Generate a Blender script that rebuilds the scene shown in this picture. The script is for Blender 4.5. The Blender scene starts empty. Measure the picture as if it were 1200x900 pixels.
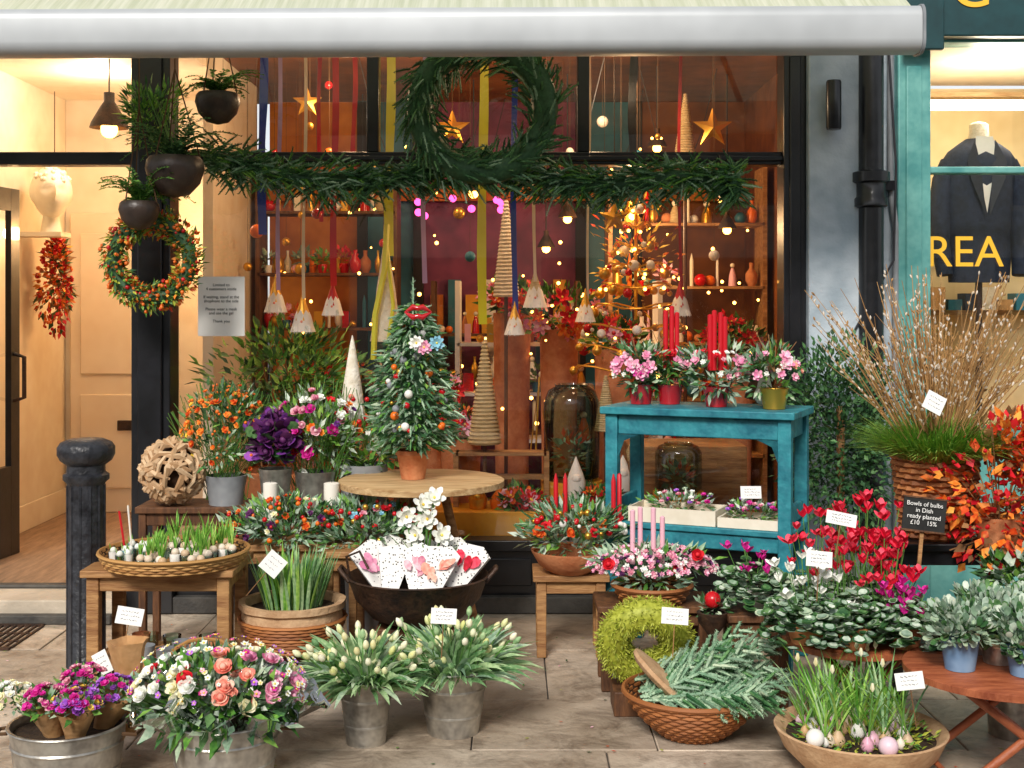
import bpy, math, random
from mathutils import Vector, Matrix, Quaternion
R=random.Random(11)
F=1500.; HZ=360.; CH=1.65; CD=7.0
def wx(px,d): return (px-600)*d/F
def wz(py,d): return CH-(py-HZ)*d/F
def at(px,py,d): return Vector((wx(px,d), d-CD, wz(py,d)))
V=Vector
def U(a,b): return R.uniform(a,b)
scene=bpy.context.scene
# ---------------------------------------------------------------- materials
def lin(h):
    h=h.lstrip('#'); o=[]
    for i in (0,2,4):
        c=int(h[i:i+2],16)/255.
        o.append(c/12.92 if c<=.04045 else ((c+.055)/1.055)**2.4)
    return (o[0],o[1],o[2],1)
MAT={}
def mk(name,c,c2=None,rough=.6,metal=0,island=False,nscale=6.,bump=0.,bscale=60.,trans=0.,emit=0.,c3=None,spec=.5,stretch=None,coat=0.,mott=False):
    m=bpy.data.materials.new(name); m.use_nodes=True; MAT[name]=m
    nt=m.node_tree; N=nt.nodes; L=nt.links
    b=N['Principled BSDF']; out=N['Material Output']
    b.inputs['Roughness'].default_value=rough; b.inputs['Metallic'].default_value=metal
    b.inputs['Specular IOR Level'].default_value=spec
    b.inputs['Coat Weight'].default_value=coat
    b.inputs['Base Color'].default_value=lin(c)
    tc=N.new('ShaderNodeTexCoord'); vec=tc.outputs['Object']
    if stretch:
        mp=N.new('ShaderNodeMapping'); mp.inputs['Scale'].default_value=stretch
        L.new(vec,mp.inputs['Vector']); vec=mp.outputs['Vector']
    col=None
    if c2:
        rp=N.new('ShaderNodeValToRGB')
        e=rp.color_ramp.elements; e[0].color=lin(c); e[1].color=lin(c2)
        if c3:
            x=e.new(.5); x.color=lin(c3)
        if island:
            g=N.new('ShaderNodeNewGeometry'); fac=g.outputs['Random Per Island']
            if mott:
                n=N.new('ShaderNodeTexNoise'); n.inputs['Scale'].default_value=70; n.inputs['Detail'].default_value=0
                L.new(vec,n.inputs['Vector'])
                mm=N.new('ShaderNodeMath'); mm.operation='MULTIPLY_ADD'; mm.inputs[1].default_value=.9; L.new(n.outputs['Fac'],mm.inputs[0])
                sb=N.new('ShaderNodeMath'); sb.operation='SUBTRACT'; sb.inputs[1].default_value=.45; L.new(fac,sb.inputs[0]); L.new(sb.outputs[0],mm.inputs[2]); fac=mm.outputs[0]
            L.new(fac,rp.inputs['Fac'])
        else:
            n=N.new('ShaderNodeTexNoise'); n.inputs['Scale'].default_value=nscale; n.inputs['Detail'].default_value=3; n.inputs['Roughness'].default_value=.7
            L.new(vec,n.inputs['Vector']); e[0].position=.34; e[-1].position=.66
            L.new(n.outputs['Fac'],rp.inputs['Fac'])
        col=rp.outputs['Color']; L.new(col,b.inputs['Base Color'])
    if bump:
        n2=N.new('ShaderNodeTexNoise'); n2.inputs['Scale'].default_value=bscale; n2.inputs['Detail'].default_value=2
        L.new(vec,n2.inputs['Vector'])
        bp=N.new('ShaderNodeBump'); bp.inputs['Strength'].default_value=bump; bp.inputs['Distance'].default_value=.01
        L.new(n2.outputs['Fac'],bp.inputs['Height']); L.new(bp.outputs['Normal'],b.inputs['Normal'])
    if emit:
        b.inputs['Emission Color'].default_value=lin(c); b.inputs['Emission Strength'].default_value=emit
    if trans:
        t=N.new('ShaderNodeBsdfTranslucent'); t.inputs['Color'].default_value=lin(c2 or c)
        if col: L.new(col,t.inputs['Color'])
        mx=N.new('ShaderNodeMixShader'); mx.inputs['Fac'].default_value=trans
        L.new(b.outputs[0],mx.inputs[1]); L.new(t.outputs[0],mx.inputs[2]); L.new(mx.outputs[0],out.inputs['Surface'])
    return m
def leafm(name,c,c2,c3=None,rough=.55,trans=.0): return mk(name,c,c2,c3=c3,rough=rough,island=True,trans=trans,mott=True,spec=.35)
def glassm(name,tint='ffffff',refl=1.0):
    m=bpy.data.materials.new(name); m.use_nodes=True; MAT[name]=m
    nt=m.node_tree; N=nt.nodes; L=nt.links; N.clear()
    o=N.new('ShaderNodeOutputMaterial'); t=N.new('ShaderNodeBsdfTransparent'); t.inputs[0].default_value=lin(tint)
    g=N.new('ShaderNodeBsdfGlossy'); g.inputs['Roughness'].default_value=.02
    f=N.new('ShaderNodeFresnel'); f.inputs[0].default_value=1.5
    mm=N.new('ShaderNodeMath'); mm.operation='MULTIPLY'; mm.inputs[1].default_value=refl
    mx=N.new('ShaderNodeMixShader'); L.new(f.outputs[0],mm.inputs[0]); L.new(mm.outputs[0],mx.inputs[0])
    L.new(t.outputs[0],mx.inputs[1]); L.new(g.outputs[0],mx.inputs[2]); L.new(mx.outputs[0],o.inputs[0])
leafm('fir','2a5834','74a066','48784a')
leafm('firblue','56805e','b4ccaa','84a888')
leafm('firdark','1e3e28','466e48')
leafm('green','3a6e2a','8cb854','5a9038')
leafm('darkgreen','1f4424','4c7640')
leafm('ivy','2a5230','70985e','44703e')
leafm('sage','6c8c70','c0d0b0','92ae92')
leafm('silver','86a08a','dce6d4','b0c4b0')
leafm('tulipleaf','5c8e58','c2dca6','90b880',trans=.15)
leafm('shoot','5a9a34','b8dc70','84be4a',trans=.15)
leafm('grass','4c8c2a','acd05c')
leafm('moss','7c8c22','c4ca54','9ca234')
leafm('red','a80f1c','ee3038','d4182a')
leafm('cycred','c40c28','ff5c74','ec1c42',trans=.15)
leafm('magenta','b41074','f24cbc','d81c98',trans=.15)
leafm('pink','e080ac','fedce6','f4a8c4')
leafm('dusty','bc5c80','f4c8d0','dc8ea0')
leafm('coral','ea7c6c','fed6be','f8a48e')
leafm('whitef','e4e6d8','fefefa')
leafm('creamf','e6dca0','fcf8e0')
leafm('purple','542070','a454bc')
leafm('darkpurple','3a123e','743470')
leafm('violet','8a3cbc','d48cec')
leafm('yellowf','f0bc28','fce870')
leafm('orangef','ea6814','feb44c')
leafm('autumn','c2340c','fca040','ea5a22',trans=.15)
leafm('budyellow','d6d888','f6f6d0')
mk('berry_red','c81420',rough=.25); mk('berry_orange','f07420',rough=.3); mk('gold','e0ac48',rough=.35,metal=.8); mk('goldpaint_glow','f0b830',rough=.5,emit=.15)  # letter gold has a weak glow put into the material, letters are no lamp
mk('catkin','c8b8a0','f0e6d8',island=True,rough=.9)
mk('twig','74502e','a87a4c',island=True,rough=.8)
mk('willowtwig','8a6234','c89c64',island=True,rough=.8)
mk('stemgreen','5a8a3c',rough=.6)
mk('terracotta','b8683e','d48e60',nscale=9,rough=.8,bump=.3)
mk('claypale','b8906a','d8b48c',nscale=12,rough=.85,bump=.4)
mk('wicker','9a6834','cc9c5c',island=True,rough=.7)
mk('wickerbrown','8a5028','bc7840',island=True,rough=.65)
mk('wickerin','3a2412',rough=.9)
mk('zinc','8c8882','d4d0c6',nscale=9,rough=.34,metal=.75,bump=.25,bscale=24)
mk('iron','2a2220','5a4030',nscale=14,rough=.55,metal=.4,bump=.4)
mk('potblack','2c2420','463830',nscale=8,rough=.4,bump=.2)
mk('blackpaint','0e0f12','1e1f24',nscale=5,rough=.32,bump=.15,bscale=14,coat=.2)
mk('bollardpaint','191a1f','3a3c42',nscale=14,rough=.42,bump=.6,bscale=35)
mk('wood','8a5c34','c0925e',nscale=5,rough=.6,bump=.3,bscale=30,stretch=(1,8,8))
mk('woodpale','a88052','dcbc8c',nscale=5,rough=.6,bump=.3,bscale=30,stretch=(1,9,9))
mk('wooddark','4a2e1c','7a5030',nscale=5,rough=.6,bump=.3,stretch=(6,6,1))
mk('redwood','8a4428','b86a44',nscale=8,rough=.5,bump=.3,stretch=(1,5,1))
mk('driftwood','b08860','e0c29c',island=True,rough=.85,bump=.3)
mk('turq','146678','3494a0',nscale=9,rough=.55,bump=.5,bscale=25)
mk('render_wall','98a8b4','d0dae2',nscale=2.2,rough=.85,bump=.4,bscale=30)
mk('teal','4a9290','78b8b0',nscale=5,rough=.45,bump=.15)
mk('tealdark','0f3438','174448',nscale=5,rough=.4)
mk('awning_metal','b4b8ba','c4c8ca',nscale=2,rough=.42,metal=.15)
mk('fabric','ccd4b8','e6ead6',nscale=4,rough=.8,trans=.3,stretch=(9,.3,.3))
mk('stone','a89c8a','cec0ac',nscale=3,rough=.8,bump=.4,bscale=40)
mk('stone_dark','3a3836','5a5650',nscale=5,rough=.7,bump=.4)
mk('cream','e0cdb0','f0e4cc',nscale=2,rough=.6)
mk('creamdoor','e6d2b4','f0e0c6',nscale=2,rough=.5)
mk('plum','5a2048','8c3c64',nscale=2.5,rough=.6)
mk('inbrown','5c3018','94582a',nscale=2,rough=.6)
mk('inorange','b45c18','e69236',nscale=2,rough=.6)
mk('inteal','1c5468','30809a',nscale=2,rough=.5)
mk('indark','120d10','241a1c',nscale=2,rough=.6)
mk('floorwood','7c6450','a8886c',nscale=4,rough=.5,bump=.2,stretch=(8,1,1))
mk('ochre','e09420','fcbc3c',nscale=3,rough=.5)
mk('yellowwall','dcc088','f0dcb0',nscale=2,rough=.7)
mk('paper','f0efea','fbfaf6',nscale=3,rough=.7)
mk('ink','2e2e34',rough=.8); mk('pencil','8a8a90',rough=.8)
mk('kraft','b88a56','d4a674',nscale=9,rough=.8,bump=.5,bscale=25)
mk('chalkboard','1c1c1c','2c2c2a',nscale=9,rough=.85)
mk('candle_red','cc1424',rough=.45); mk('candle_pink','f4bccc',rough=.45); mk('candle_white','f6f0e4',rough=.5)
mk('white','ece8e0','f8f4ee',nscale=6,rough=.7)
mk('plaster','e4dac4','f4ebd8',nscale=6,rough=.6)
mk('wool','dcd0ba','f2eadc',nscale=30,rough=.95,bump=.6)
mk('conestraw','b89c6c','e0cca0',nscale=20,rough=.9,bump=.6,stretch=(1,1,9))
mk('rib_blue','1a3cb0',rough=.4); mk('rib_yellow','e0e038',rough=.4); mk('rib_red','c4141c',rough=.4); mk('rib_lilac','b89ccc',rough=.4); mk('rib_cream','e8dcc0',rough=.4)
mk('bulb','ffb850',emit=14.); mk('fairy','ffb450',emit=12.); mk('pinkglow','ff4fa0',emit=4.); mk('ledstrip','fff4d8',emit=5.)
for k in ('bulb','fairy','pinkglow','goldpaint_glow'):
    try: MAT[k].cycles.emission_sampling='NONE'
    except Exception: pass
mk('soil','2a1c12','40301f',nscale=30,rough=.95,bump=.8)
mk('navy','1c2638','2c3850',nscale=30,rough=.85,bump=.3,bscale=200)
mk('navylapel','121a28','1e2838',nscale=30,rough=.6)
mk('bulbskin','c8a070','f4e6d4',island=True,rough=.5); mk('onionpink','dc92ae','f4d8e2',island=True,rough=.4)
mk('bluepot','5a80a8','8caccc',nscale=6,rough=.6)
mk('skyblue','8cc4d8',rough=.5)
mk('redglass','c01420',rough=.1,coat=1)
mk('leadgrey','7c8084','9ca0a4',nscale=5,rough=.6)
mk('asphalt','3c3c3e','4c4c4c',nscale=20,rough=.9,bump=.6,bscale=150)
mk('brick','8a4a34','a86a4c',nscale=8,rough=.9,bump=.3); mk('stucco','cfc8b8','e0dacc',nscale=1.5,rough=.9); mk('darkwin','20262c',rough=.1)
mk('rope','5a4028',rough=.9)
glassm('glass',refl=2.1); glassm('jarglass','cfe8de',1.6); glassm('cello','f4f4f4',3.0)
m=mk('polka','f4f2ee',rough=.6); nt=m.node_tree
vo=nt.nodes.new('ShaderNodeTexVoronoi'); vo.inputs['Scale'].default_value=75; vo.inputs['Randomness'].default_value=.7
tc=nt.nodes.new('ShaderNodeTexCoord'); nt.links.new(tc.outputs['Object'],vo.inputs['Vector'])
rp=nt.nodes.new('ShaderNodeValToRGB'); rp.color_ramp.interpolation='CONSTANT'; rp.color_ramp.elements[0].color=lin('1a1a1a'); rp.color_ramp.elements[1].color=lin('f4f2ee'); rp.color_ramp.elements[1].position=.25
nt.links.new(vo.outputs['Distance'],rp.inputs['Fac']); nt.links.new(rp.outputs['Color'],nt.nodes['Principled BSDF'].inputs['Base Color'])
def paving():
    m=mk('paving','a89682','d2c2ae',nscale=1.8,rough=.7,bump=.6,bscale=28); nt=m.node_tree; N=nt.nodes; L=nt.links
    b=N['Principled BSDF']; src=b.inputs['Base Color'].links[0].from_socket
    g=N.new('ShaderNodeNewGeometry'); hsv=N.new('ShaderNodeHueSaturation')
    mr=N.new('ShaderNodeMapRange'); mr.inputs['To Min'].default_value=.8; mr.inputs['To Max'].default_value=1.1
    L.new(g.outputs['Random Per Island'],mr.inputs['Value']); L.new(mr.outputs[0],hsv.inputs['Value'])
    n=N.new('ShaderNodeTexNoise'); n.inputs['Scale'].default_value=5; n.inputs['Detail'].default_value=8; n.inputs['Roughness'].default_value=.78; n.inputs['Distortion'].default_value=.6
    tc=N.new('ShaderNodeTexCoord'); L.new(tc.outputs['Object'],n.inputs['Vector'])
    r2=N.new('ShaderNodeValToRGB'); r2.color_ramp.elements[0].color=(.36,.33,.31,1); r2.color_ramp.elements[0].position=.36; r2.color_ramp.elements[1].color=(1,1,1,1); r2.color_ramp.elements[1].position=.54
    L.new(n.outputs['Fac'],r2.inputs['Fac'])
    mx=N.new('ShaderNodeMix'); mx.data_type='RGBA'; mx.blend_type='MULTIPLY'; mx.inputs[0].default_value=.8
    L.new(src,mx.inputs[6]); L.new(r2.outputs['Color'],mx.inputs[7]); L.new(mx.outputs[2],hsv.inputs['Color']); L.new(hsv.outputs[0],b.inputs['Base Color'])
    mr2=N.new('ShaderNodeMapRange'); mr2.inputs['To Min'].default_value=.25; mr2.inputs['To Max'].default_value=.85; L.new(n.outputs['Fac'],mr2.inputs['Value']); L.new(mr2.outputs[0],b.inputs['Roughness'])
paving()
# ---------------------------------------------------------------- mesh builder
class MB:
    def __init__(s): s.v=[];s.f=[];s.mi=[];s.sm=[];s.mats={};s.M=None
    def add(s,vs,fs,m,smooth=False):
        o=len(s.v)
        if s.M is not None: vs=[s.M@V(p) for p in vs]
        s.v.extend([tuple(p) for p in vs])
        k=s.mats.setdefault(m,len(s.mats))
        for f in fs:
            s.f.append([i+o for i in f]); s.mi.append(k); s.sm.append(smooth)
    def box(s,c,sz,m,rz=0,rx=0,ry=0):
        hx,hy,hz=sz[0]/2,sz[1]/2,sz[2]/2; c=V(c)
        Q=Matrix.Rotation(rz,3,'Z')@Matrix.Rotation(ry,3,'Y')@Matrix.Rotation(rx,3,'X')
        vs=[c+Q@V((x*hx,y*hy,z*hz)) for x in(-1,1) for y in(-1,1) for z in(-1,1)]
        s.add(vs,[(0,1,3,2),(4,6,7,5),(0,4,5,1),(2,3,7,6),(0,2,6,4),(1,5,7,3)],m)
    def bx(s,x0,x1,y0,y1,z0,z1,m): s.box(((x0+x1)/2,(y0+y1)/2,(z0+z1)/2),(x1-x0,y1-y0,z1-z0),m)
    def lathe(s,prof,c,m,seg=24,sx=1,sy=1,cap0=True,cap1=False,fn=None,Q=None):
        vs=[];fs=[];c=V(c)
        for i,(r,z) in enumerate(prof):
            for j in range(seg):
                a=2*math.pi*j/seg; rr=r
                if fn: rr=r*fn(a,i)
                p=V((rr*math.cos(a)*sx,rr*math.sin(a)*sy,z))
                if Q: p=Q@p
                vs.append(c+p)
        n=len(prof)
        for i in range(n-1):
            for j in range(seg):
                k=(j+1)%seg; fs.append((i*seg+j,i*seg+k,(i+1)*seg+k,(i+1)*seg+j))
        if cap0: fs.append(tuple(range(seg))[::-1])
        if cap1: fs.append(tuple(range((n-1)*seg,n*seg)))
        s.add(vs,fs,m,True)
    def ball(s,c,r,m,seg=8,rings=5,sz=1,sx=1):
        pr=[(max(1e-4,r*math.sin(math.pi*i/rings)),-r*sz*math.cos(math.pi*i/rings)) for i in range(rings+1)]
        s.lathe(pr,c,m,seg,sx=sx,cap0=False)
    def tube(s,pts,rad,m,seg=6,closed=False):
        pts=[V(p) for p in pts]; n=len(pts)
        if not hasattr(rad,'__len__'): rad=[rad]*n
        T=[]
        for i in range(n):
            a=pts[(i-1)%n] if (closed or i>0) else pts[i]; b=pts[(i+1)%n] if (closed or i<n-1) else pts[i]
            t=(b-a); T.append(t.normalized() if t.length>1e-9 else V((0,0,1)))
        nrm=T[0].orthogonal().normalized(); vs=[];fs=[]
        for i in range(n):
            nrm=(nrm-T[i]*nrm.dot(T[i])); nrm=nrm.normalized() if nrm.length>1e-6 else T[i].orthogonal().normalized()
            b=T[i].cross(nrm)
            for j in range(seg):
                a=2*math.pi*j/seg; vs.append(pts[i]+(nrm*math.cos(a)+b*math.sin(a))*rad[i])
        for i in range(n if closed else n-1):
            i2=(i+1)%n
            for j in range(seg):
                k=(j+1)%seg; fs.append((i*seg+j,i*seg+k,i2*seg+k,i2*seg+j))
        if not closed: fs.append(tuple(range(seg))[::-1]); fs.append(tuple(range((n-1)*seg,n*seg)))
        s.add(vs,fs,m,True)
    def leaf(s,p,d,L,W,m,n=None,fold=.22,droop=.15):
        d=V(d); d=d.normalized() if d.length>1e-6 else V((0,0,1))
        if n is None: n=rd()+V((0,-.4,1.2))
        sd=d.cross(n)
        sd=sd.normalized() if sd.length>1e-4 else d.orthogonal().normalized()
        n=sd.cross(d); q=p+d*(L*.5)-n*(W*fold)
        a=p+d*(L*.42)+sd*(W/2); b=p+d*(L*.42)-sd*(W/2); t=p+d*L-n*(L*droop)
        s.add([p,a,t,b,q],[(0,1,4),(1,2,4),(0,4,3),(4,2,3)],m,True)
    def rleaf(s,p,d,L,W,m,n=None,cup=.15):
        d=V(d); d=d.normalized() if d.length>1e-6 else V((0,0,1))
        if n is None: n=rd()+V((0,-.4,1.2))
        sd=d.cross(n); sd=sd.normalized() if sd.length>1e-4 else d.orthogonal().normalized()
        n=sd.cross(d); q=p+d*(L*.5)-n*(W*cup)
        vs=[p,p+d*(L*.35)+sd*(W*.45),p+d*(L*.75)+sd*(W*.48),p+d*L+sd*(W*.15),p+d*(L*.98)-sd*(W*.18),p+d*(L*.72)-sd*(W*.5),p+d*(L*.32)-sd*(W*.42),q]
        s.add(vs,[(0,1,7),(1,2,7),(2,3,7),(3,4,7),(4,5,7),(5,6,7),(6,0,7)],m,True)
    def strap(s,p,d,L,W,m,bend=.5,seg=5,tw=0):
        d=V(d).normalized(); hz=V((d.x,d.y,0)); hz=hz.normalized() if hz.length>1e-3 else V((1,0,0))
        sd=d.cross(V((0,0,1))); sd=sd.normalized() if sd.length>1e-3 else V((0,1,0))
        sd=Quaternion(d,U(-1,1)*tw if tw else 0)@sd
        vs=[];q=V(p);dd=d.copy()
        for i in range(seg+1):
            t=i/seg; w=W*.5*(math.sin(math.pi*(.18+.82*t))**.7 if t<1 else .04)
            nn=sd.cross(dd)
            vs+= [q-sd*w,q-nn*w*.35,q+sd*w]
            dd=(dd+(hz*.6-V((0,0,1))*.8*t)*bend/seg*2).normalized(); q=q+dd*(L/seg)
        fs=[]
        for i in range(seg):
            o=i*3; fs+=[(o,o+1,o+4,o+3),(o+1,o+2,o+5,o+4)]
        s.add(vs,fs,m,True)
    def bloom(s,p,ax,r,m,n=6,rings=2,cup=.3,core=None,corer=.2,w=.8):
        ax=V(ax).normalized(); e=ax.orthogonal().normalized(); f=ax.cross(e)
        for j in range(rings):
            el=cup+(1.3-cup)*(j/max(1,rings)); rr=r*(1-.22*j)
            for i in range(n):
                a=2*math.pi*(i+.5*j)/n+U(-.15,.15)
                rad=e*math.cos(a)+f*math.sin(a); dd=rad*math.cos(el)+ax*math.sin(el)
                s.rleaf(p+rad*r*.06,dd,rr*U(.9,1.1),rr*w,m,n=ax*math.cos(el)-rad*math.sin(el),cup=.2)
        if core: s.ball(p+ax*r*.15,r*corer,core,6,4)
    def rose(s,p,ax,r,m):
        s.bloom(p,ax,r,m,5,4,.45,w=1.0); s.ball(p+V(ax).normalized()*r*.35,r*.34,m,7,5)
    def sprig(s,p,d,L,m,nl=.018,w=.0045,dens=380,droop=.1,core=.005):
        d=V(d).normalized(); n=int(L*dens); e=d.orthogonal().normalized(); f=d.cross(e); vs=[];fs=[]
        for i in range(n):
            t=(i+.5)/n; a=R.random()*6.283; rad=e*math.cos(a)+f*math.sin(a)
            q=p+d*(L*t)-V((0,0,1))*(L*droop*t*t)
            nd=(rad*.9+d*.7).normalized(); l=nl*U(.75,1.1)*(1-.35*t)
            sd=nd.cross(rad.cross(d)).normalized() if i%2 else nd.cross(d).normalized()
            vs+=[q-sd*w*.5,q+sd*w*.5,q+nd*l]; o=3*i; fs.append((o,o+1,o+2))
        s.add(vs,fs,m,False)
        if core: s.tube([p,p+d*L*.55-V((0,0,1))*(L*droop*.3),p+d*L-V((0,0,1))*(L*droop)],[core,core*1.1,core*.35],m,5)
    def foliage(s,c,r,n,L,W,ms,up=.5,shell=.5,clumps=0,rnd=False,out=1.):
        c=V(c); cs=None
        if clumps: cs=[V((u.x*r[0],u.y*r[1],u.z*r[2]))*.72 for u in [rd() for _ in range(clumps)]]
        for i in range(n):
            u=rd(); k=(shell+(1-shell)*R.random())
            if cs: q=R.choice(cs); pos=c+q+V((u.x*r[0],u.y*r[1],u.z*r[2]))*(.42*k); dd=q.normalized()*.5+u*.7
            else: pos=c+V((u.x*r[0],u.y*r[1],u.z*r[2]))*k; dd=u
            dd=dd*out+V((0,0,up))+rd()*.45; l=L*U(.65,1.2)
            (s.rleaf if rnd else s.leaf)(pos,dd,l,W*l/L,ms[i%len(ms)] if isinstance(ms,list) else ms)
    def weave(s,c,r0,r1,h,rows,m,seg=36,bulge=0,sx=1,sy=1):
        c=V(c); rr=h/rows*.56
        for k in range(rows):
            t=(k+.5)/rows; r=r0+(r1-r0)*t+bulge*math.sin(math.pi*t)
            s.tube([c+V(((r+ (rr*.6 if (j+k)%2 else -rr*.6))*math.cos(6.2832*j/seg)*sx,(r+(rr*.6 if (j+k)%2 else -rr*.6))*math.sin(6.2832*j/seg)*sy,h*t)) for j in range(seg)],rr,m,5,True)
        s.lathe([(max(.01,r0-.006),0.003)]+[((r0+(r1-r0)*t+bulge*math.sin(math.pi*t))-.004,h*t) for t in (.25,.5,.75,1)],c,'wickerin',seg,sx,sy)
        s.tube([c+V((r1*1.01*math.cos(6.2832*j/seg)*sx,r1*1.01*math.sin(6.2832*j/seg)*sy,h)) for j in range(seg)],rr*1.3,m,6,True)
    def done(s,name,parent=None,bevel=0):
        if not s.v: return None
        xs=[p[0] for p in s.v];ys=[p[1] for p in s.v];zs=[p[2] for p in s.v]
        o=V(((min(xs)+max(xs))/2,(min(ys)+max(ys))/2,min(zs)))
        me=bpy.data.meshes.new(name); me.from_pydata([(p[0]-o.x,p[1]-o.y,p[2]-o.z) for p in s.v],[],s.f)
        for k in s.mats: me.materials.append(MAT[k])
        me.polygons.foreach_set('material_index',s.mi); me.polygons.foreach_set('use_smooth',s.sm)
        me.update()
        try: me.set_sharp_from_angle(angle=math.radians(50))
        except Exception: pass
        ob=bpy.data.objects.new(name,me); ob.location=o; scene.collection.objects.link(ob)
        if parent: ob.parent=parent
        if bevel:
            b=ob.modifiers.new('b','BEVEL'); b.width=bevel; b.segments=2; b.limit_method='ANGLE'; b.angle_limit=math.radians(40)
        return ob
def rd():
    while True:
        v=V((R.uniform(-1,1),R.uniform(-1,1),R.uniform(-1,1)))
        if .01<v.length<1: return v.normalized()
def empty(name,parent=None):
    e=bpy.data.objects.new(name,None); scene.collection.objects.link(e)
    if parent: e.parent=parent
    return e
def text(s,name,loc,size,m,parent=None,rot=(math.pi/2,0,0),ext=.002,align='CENTER'):
    cu=bpy.data.curves.new(name+'_c','FONT'); cu.body=s; cu.size=size; cu.extrude=ext; cu.align_x=align; cu.space_line=1.0
    t=bpy.data.objects.new(name+'_t',cu); scene.collection.objects.link(t); bpy.context.view_layer.update()
    me=bpy.data.meshes.new_from_object(t.evaluated_get(bpy.context.evaluated_depsgraph_get()))
    bpy.data.objects.remove(t); me.materials.clear(); me.materials.append(MAT[m])
    o=bpy.data.objects.new(name,me); o.location=loc; o.rotation_euler=rot; scene.collection.objects.link(o)
    if parent: o.parent=parent
    return o
# ---------------------------------------------------------------- ground
b=MB(); b.add([(-80,-80,-.13),(80,-80,-.13),(80,80,-.13),(-80,80,-.13)],[(0,1,2,3)],'asphalt'); b.done('road')
b=MB(); b.bx(-9,9,-2.95,.0,-.125,-.012,'stone_dark')
y=-2.93
for row in [.70,.62,.78,.83]:
    x=-9+U(0,.5)
    while x<8.8:
        w=U(.65,1.3); h=U(-.003,.003)
        b.bx(x+.003,x+w-.003,y+.003,y+row-.003,-.05,h,'paving'); x+=w
    y+=row
b.done('pavement',bevel=.004)
b=MB(); x=-9
while x<9: b.bx(x,x+.895,-3.11,-2.955,-.125,.002,'stone'); x+=.9
b.done('kerb',bevel=.012)
# ---------------------------------------------------------------- flower shop building
shop=empty('flower_shop')
FX0,FX1=wx(160,7),wx(205,7); RX0,RX1=wx(914,7),wx(940,7)
b=MB()
TZ=wz(187,7)
b.bx(FX0,FX1,-.1,.08,.0,3.15,'blackpaint'); b.bx(FX0+.04,FX1-.04,-.125,-.098,.25,3.0,'blackpaint')
b.bx(FX0-.02,FX1+.02,-.13,.1,.003,.3,'blackpaint')
b.bx(RX0,RX1,-.1,.08,.0,3.15,'blackpaint'); b.bx(RX0+.03,RX1-.03,-.115,-.098,.4,3.0,'blackpaint')
b.bx(FX1,RX0,-.06,.06,TZ-.035,TZ+.035,'blackpaint'); b.bx(FX1,RX0,-.085,-.058,TZ-.015,TZ+.012,'blackpaint')
for px in (438,683): b.bx(wx(px-7,7),wx(px+7,7),-.055,.055,TZ+.034,3.06,'blackpaint')
b.bx(-4.4,FX0,-.06,.06,TZ-.035,TZ+.035,'blackpaint')
b.bx(-4.4,RX1,-.12,.1,3.15,3.35,'blackpaint'); b.bx(FX1,RX0,-.05,.05,3.06,3.152,'blackpaint')
b.bx(FX1,RX0,-.09,.06,.33,.39,'blackpaint')
b.done('shopfront_frame',shop,.006)
b=MB(); b.bx(FX1,RX0,-.06,.05,.0,.33,'blackpaint')
x=FX1+.1
while x<RX0-.5: b.bx(x,x+.55,-.072,-.058,.14,.29,'blackpaint'); x+=.65
b.bx(FX1,RX0,-.12,-.055,.002,.09,'stone_dark'); b.done('stall_riser',shop,.005)
b=MB(); b.bx(-5.5,2.0,-.04,.25,3.35,4.6,'render_wall')
b.bx(RX1,wx(1012,7),-.16,.2,0,3.36,'render_wall'); b.bx(RX1,wx(1012,7)+.01,-.2,-.155,.0,.35,'render_wall')
b.bx(wx(1012,7),wx(1046,7),-.04,.2,0,3.36,'render_wall')
b.bx(-5.5,-4.4,-.05,.2,0,3.35,'brick'); b.done('facade_wall',shop,.008)
b=MB(); z0,z1=.39,TZ-.035
def pane(x0,x1,y0,za,zb,mt='glass'): b.add([(x0,y0,za),(x1,y0,za),(x1,y0,zb),(x0,y0,zb)],[(0,1,2,3)],mt)
pane(FX1,RX0,.0,z0,z1); pane(FX1,wx(431,7),.0,TZ+.035,3.06); pane(wx(445,7),wx(676,7),.0,TZ+.035,3.06); pane(wx(690,7),RX0,.0,TZ+.035,3.06); pane(-4.4,FX0,.0,TZ+.035,3.15)
b.done('window_glass',shop)
b=MB()
b.bx(-4.4,1.95,.06,3.4,.06,.12,'floorwood')
b.bx(FX1,1.95,.062,1.0,.121,.36,'inbrown')
b.bx(-4.4,1.95,.1,3.4,3.3,3.34,'inbrown')
b.done('interior_floor',shop)
b=MB()
segs=[(-1.95,-1.2,'inorange'),(-1.2,-.75,'inteal'),(-.75,.55,'plum'),(.55,1.0,'inteal'),(1.0,1.95,'inbrown')]
for a,c,m_ in segs: b.bx(a,c,3.3,3.4,.12,3.3,m_)
for a in (-1.2,-.75,.55,1.0): b.bx(a-.04,a+.04,3.24,3.298,.12,3.3,'indark')
b.bx(1.87,1.95,.06,3.3,.12,3.3,'inbrown')
b.bx(-1.95,1.87,3.22,3.29,2.5,2.62,'inorange')
for k in range(9): b.bx(-.65+k*.14,-.55+k*.14,3.21,3.3,1.2+.1*(k%3),1.75+.12*(k%2),['inorange','inteal','ochre','white','berry_red'][k%5])
b.done('interior_wall',shop)
b=MB()
for i in range(8): b.ball(V((-.75+U(0,.9),3.0,U(2.2,2.5))),.03,'pinkglow',8,6)  # invented glowing balls, added for a pink glow at the back
b.tube([(-.8,3.0,2.55),(-.3,3.0,2.45),(.2,3.0,2.55)],.005,'ink',5); b.done('added_pink_glow')
b=MB()
b.bx(-3.45,-3.35,.1,3.3,.12,3.3,'cream'); b.bx(-3.35,-1.95,2.6,2.7,.12,3.3,'cream')
b.bx(-1.97,-1.91,1.25,2.6,.12,3.3,'cream')
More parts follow.
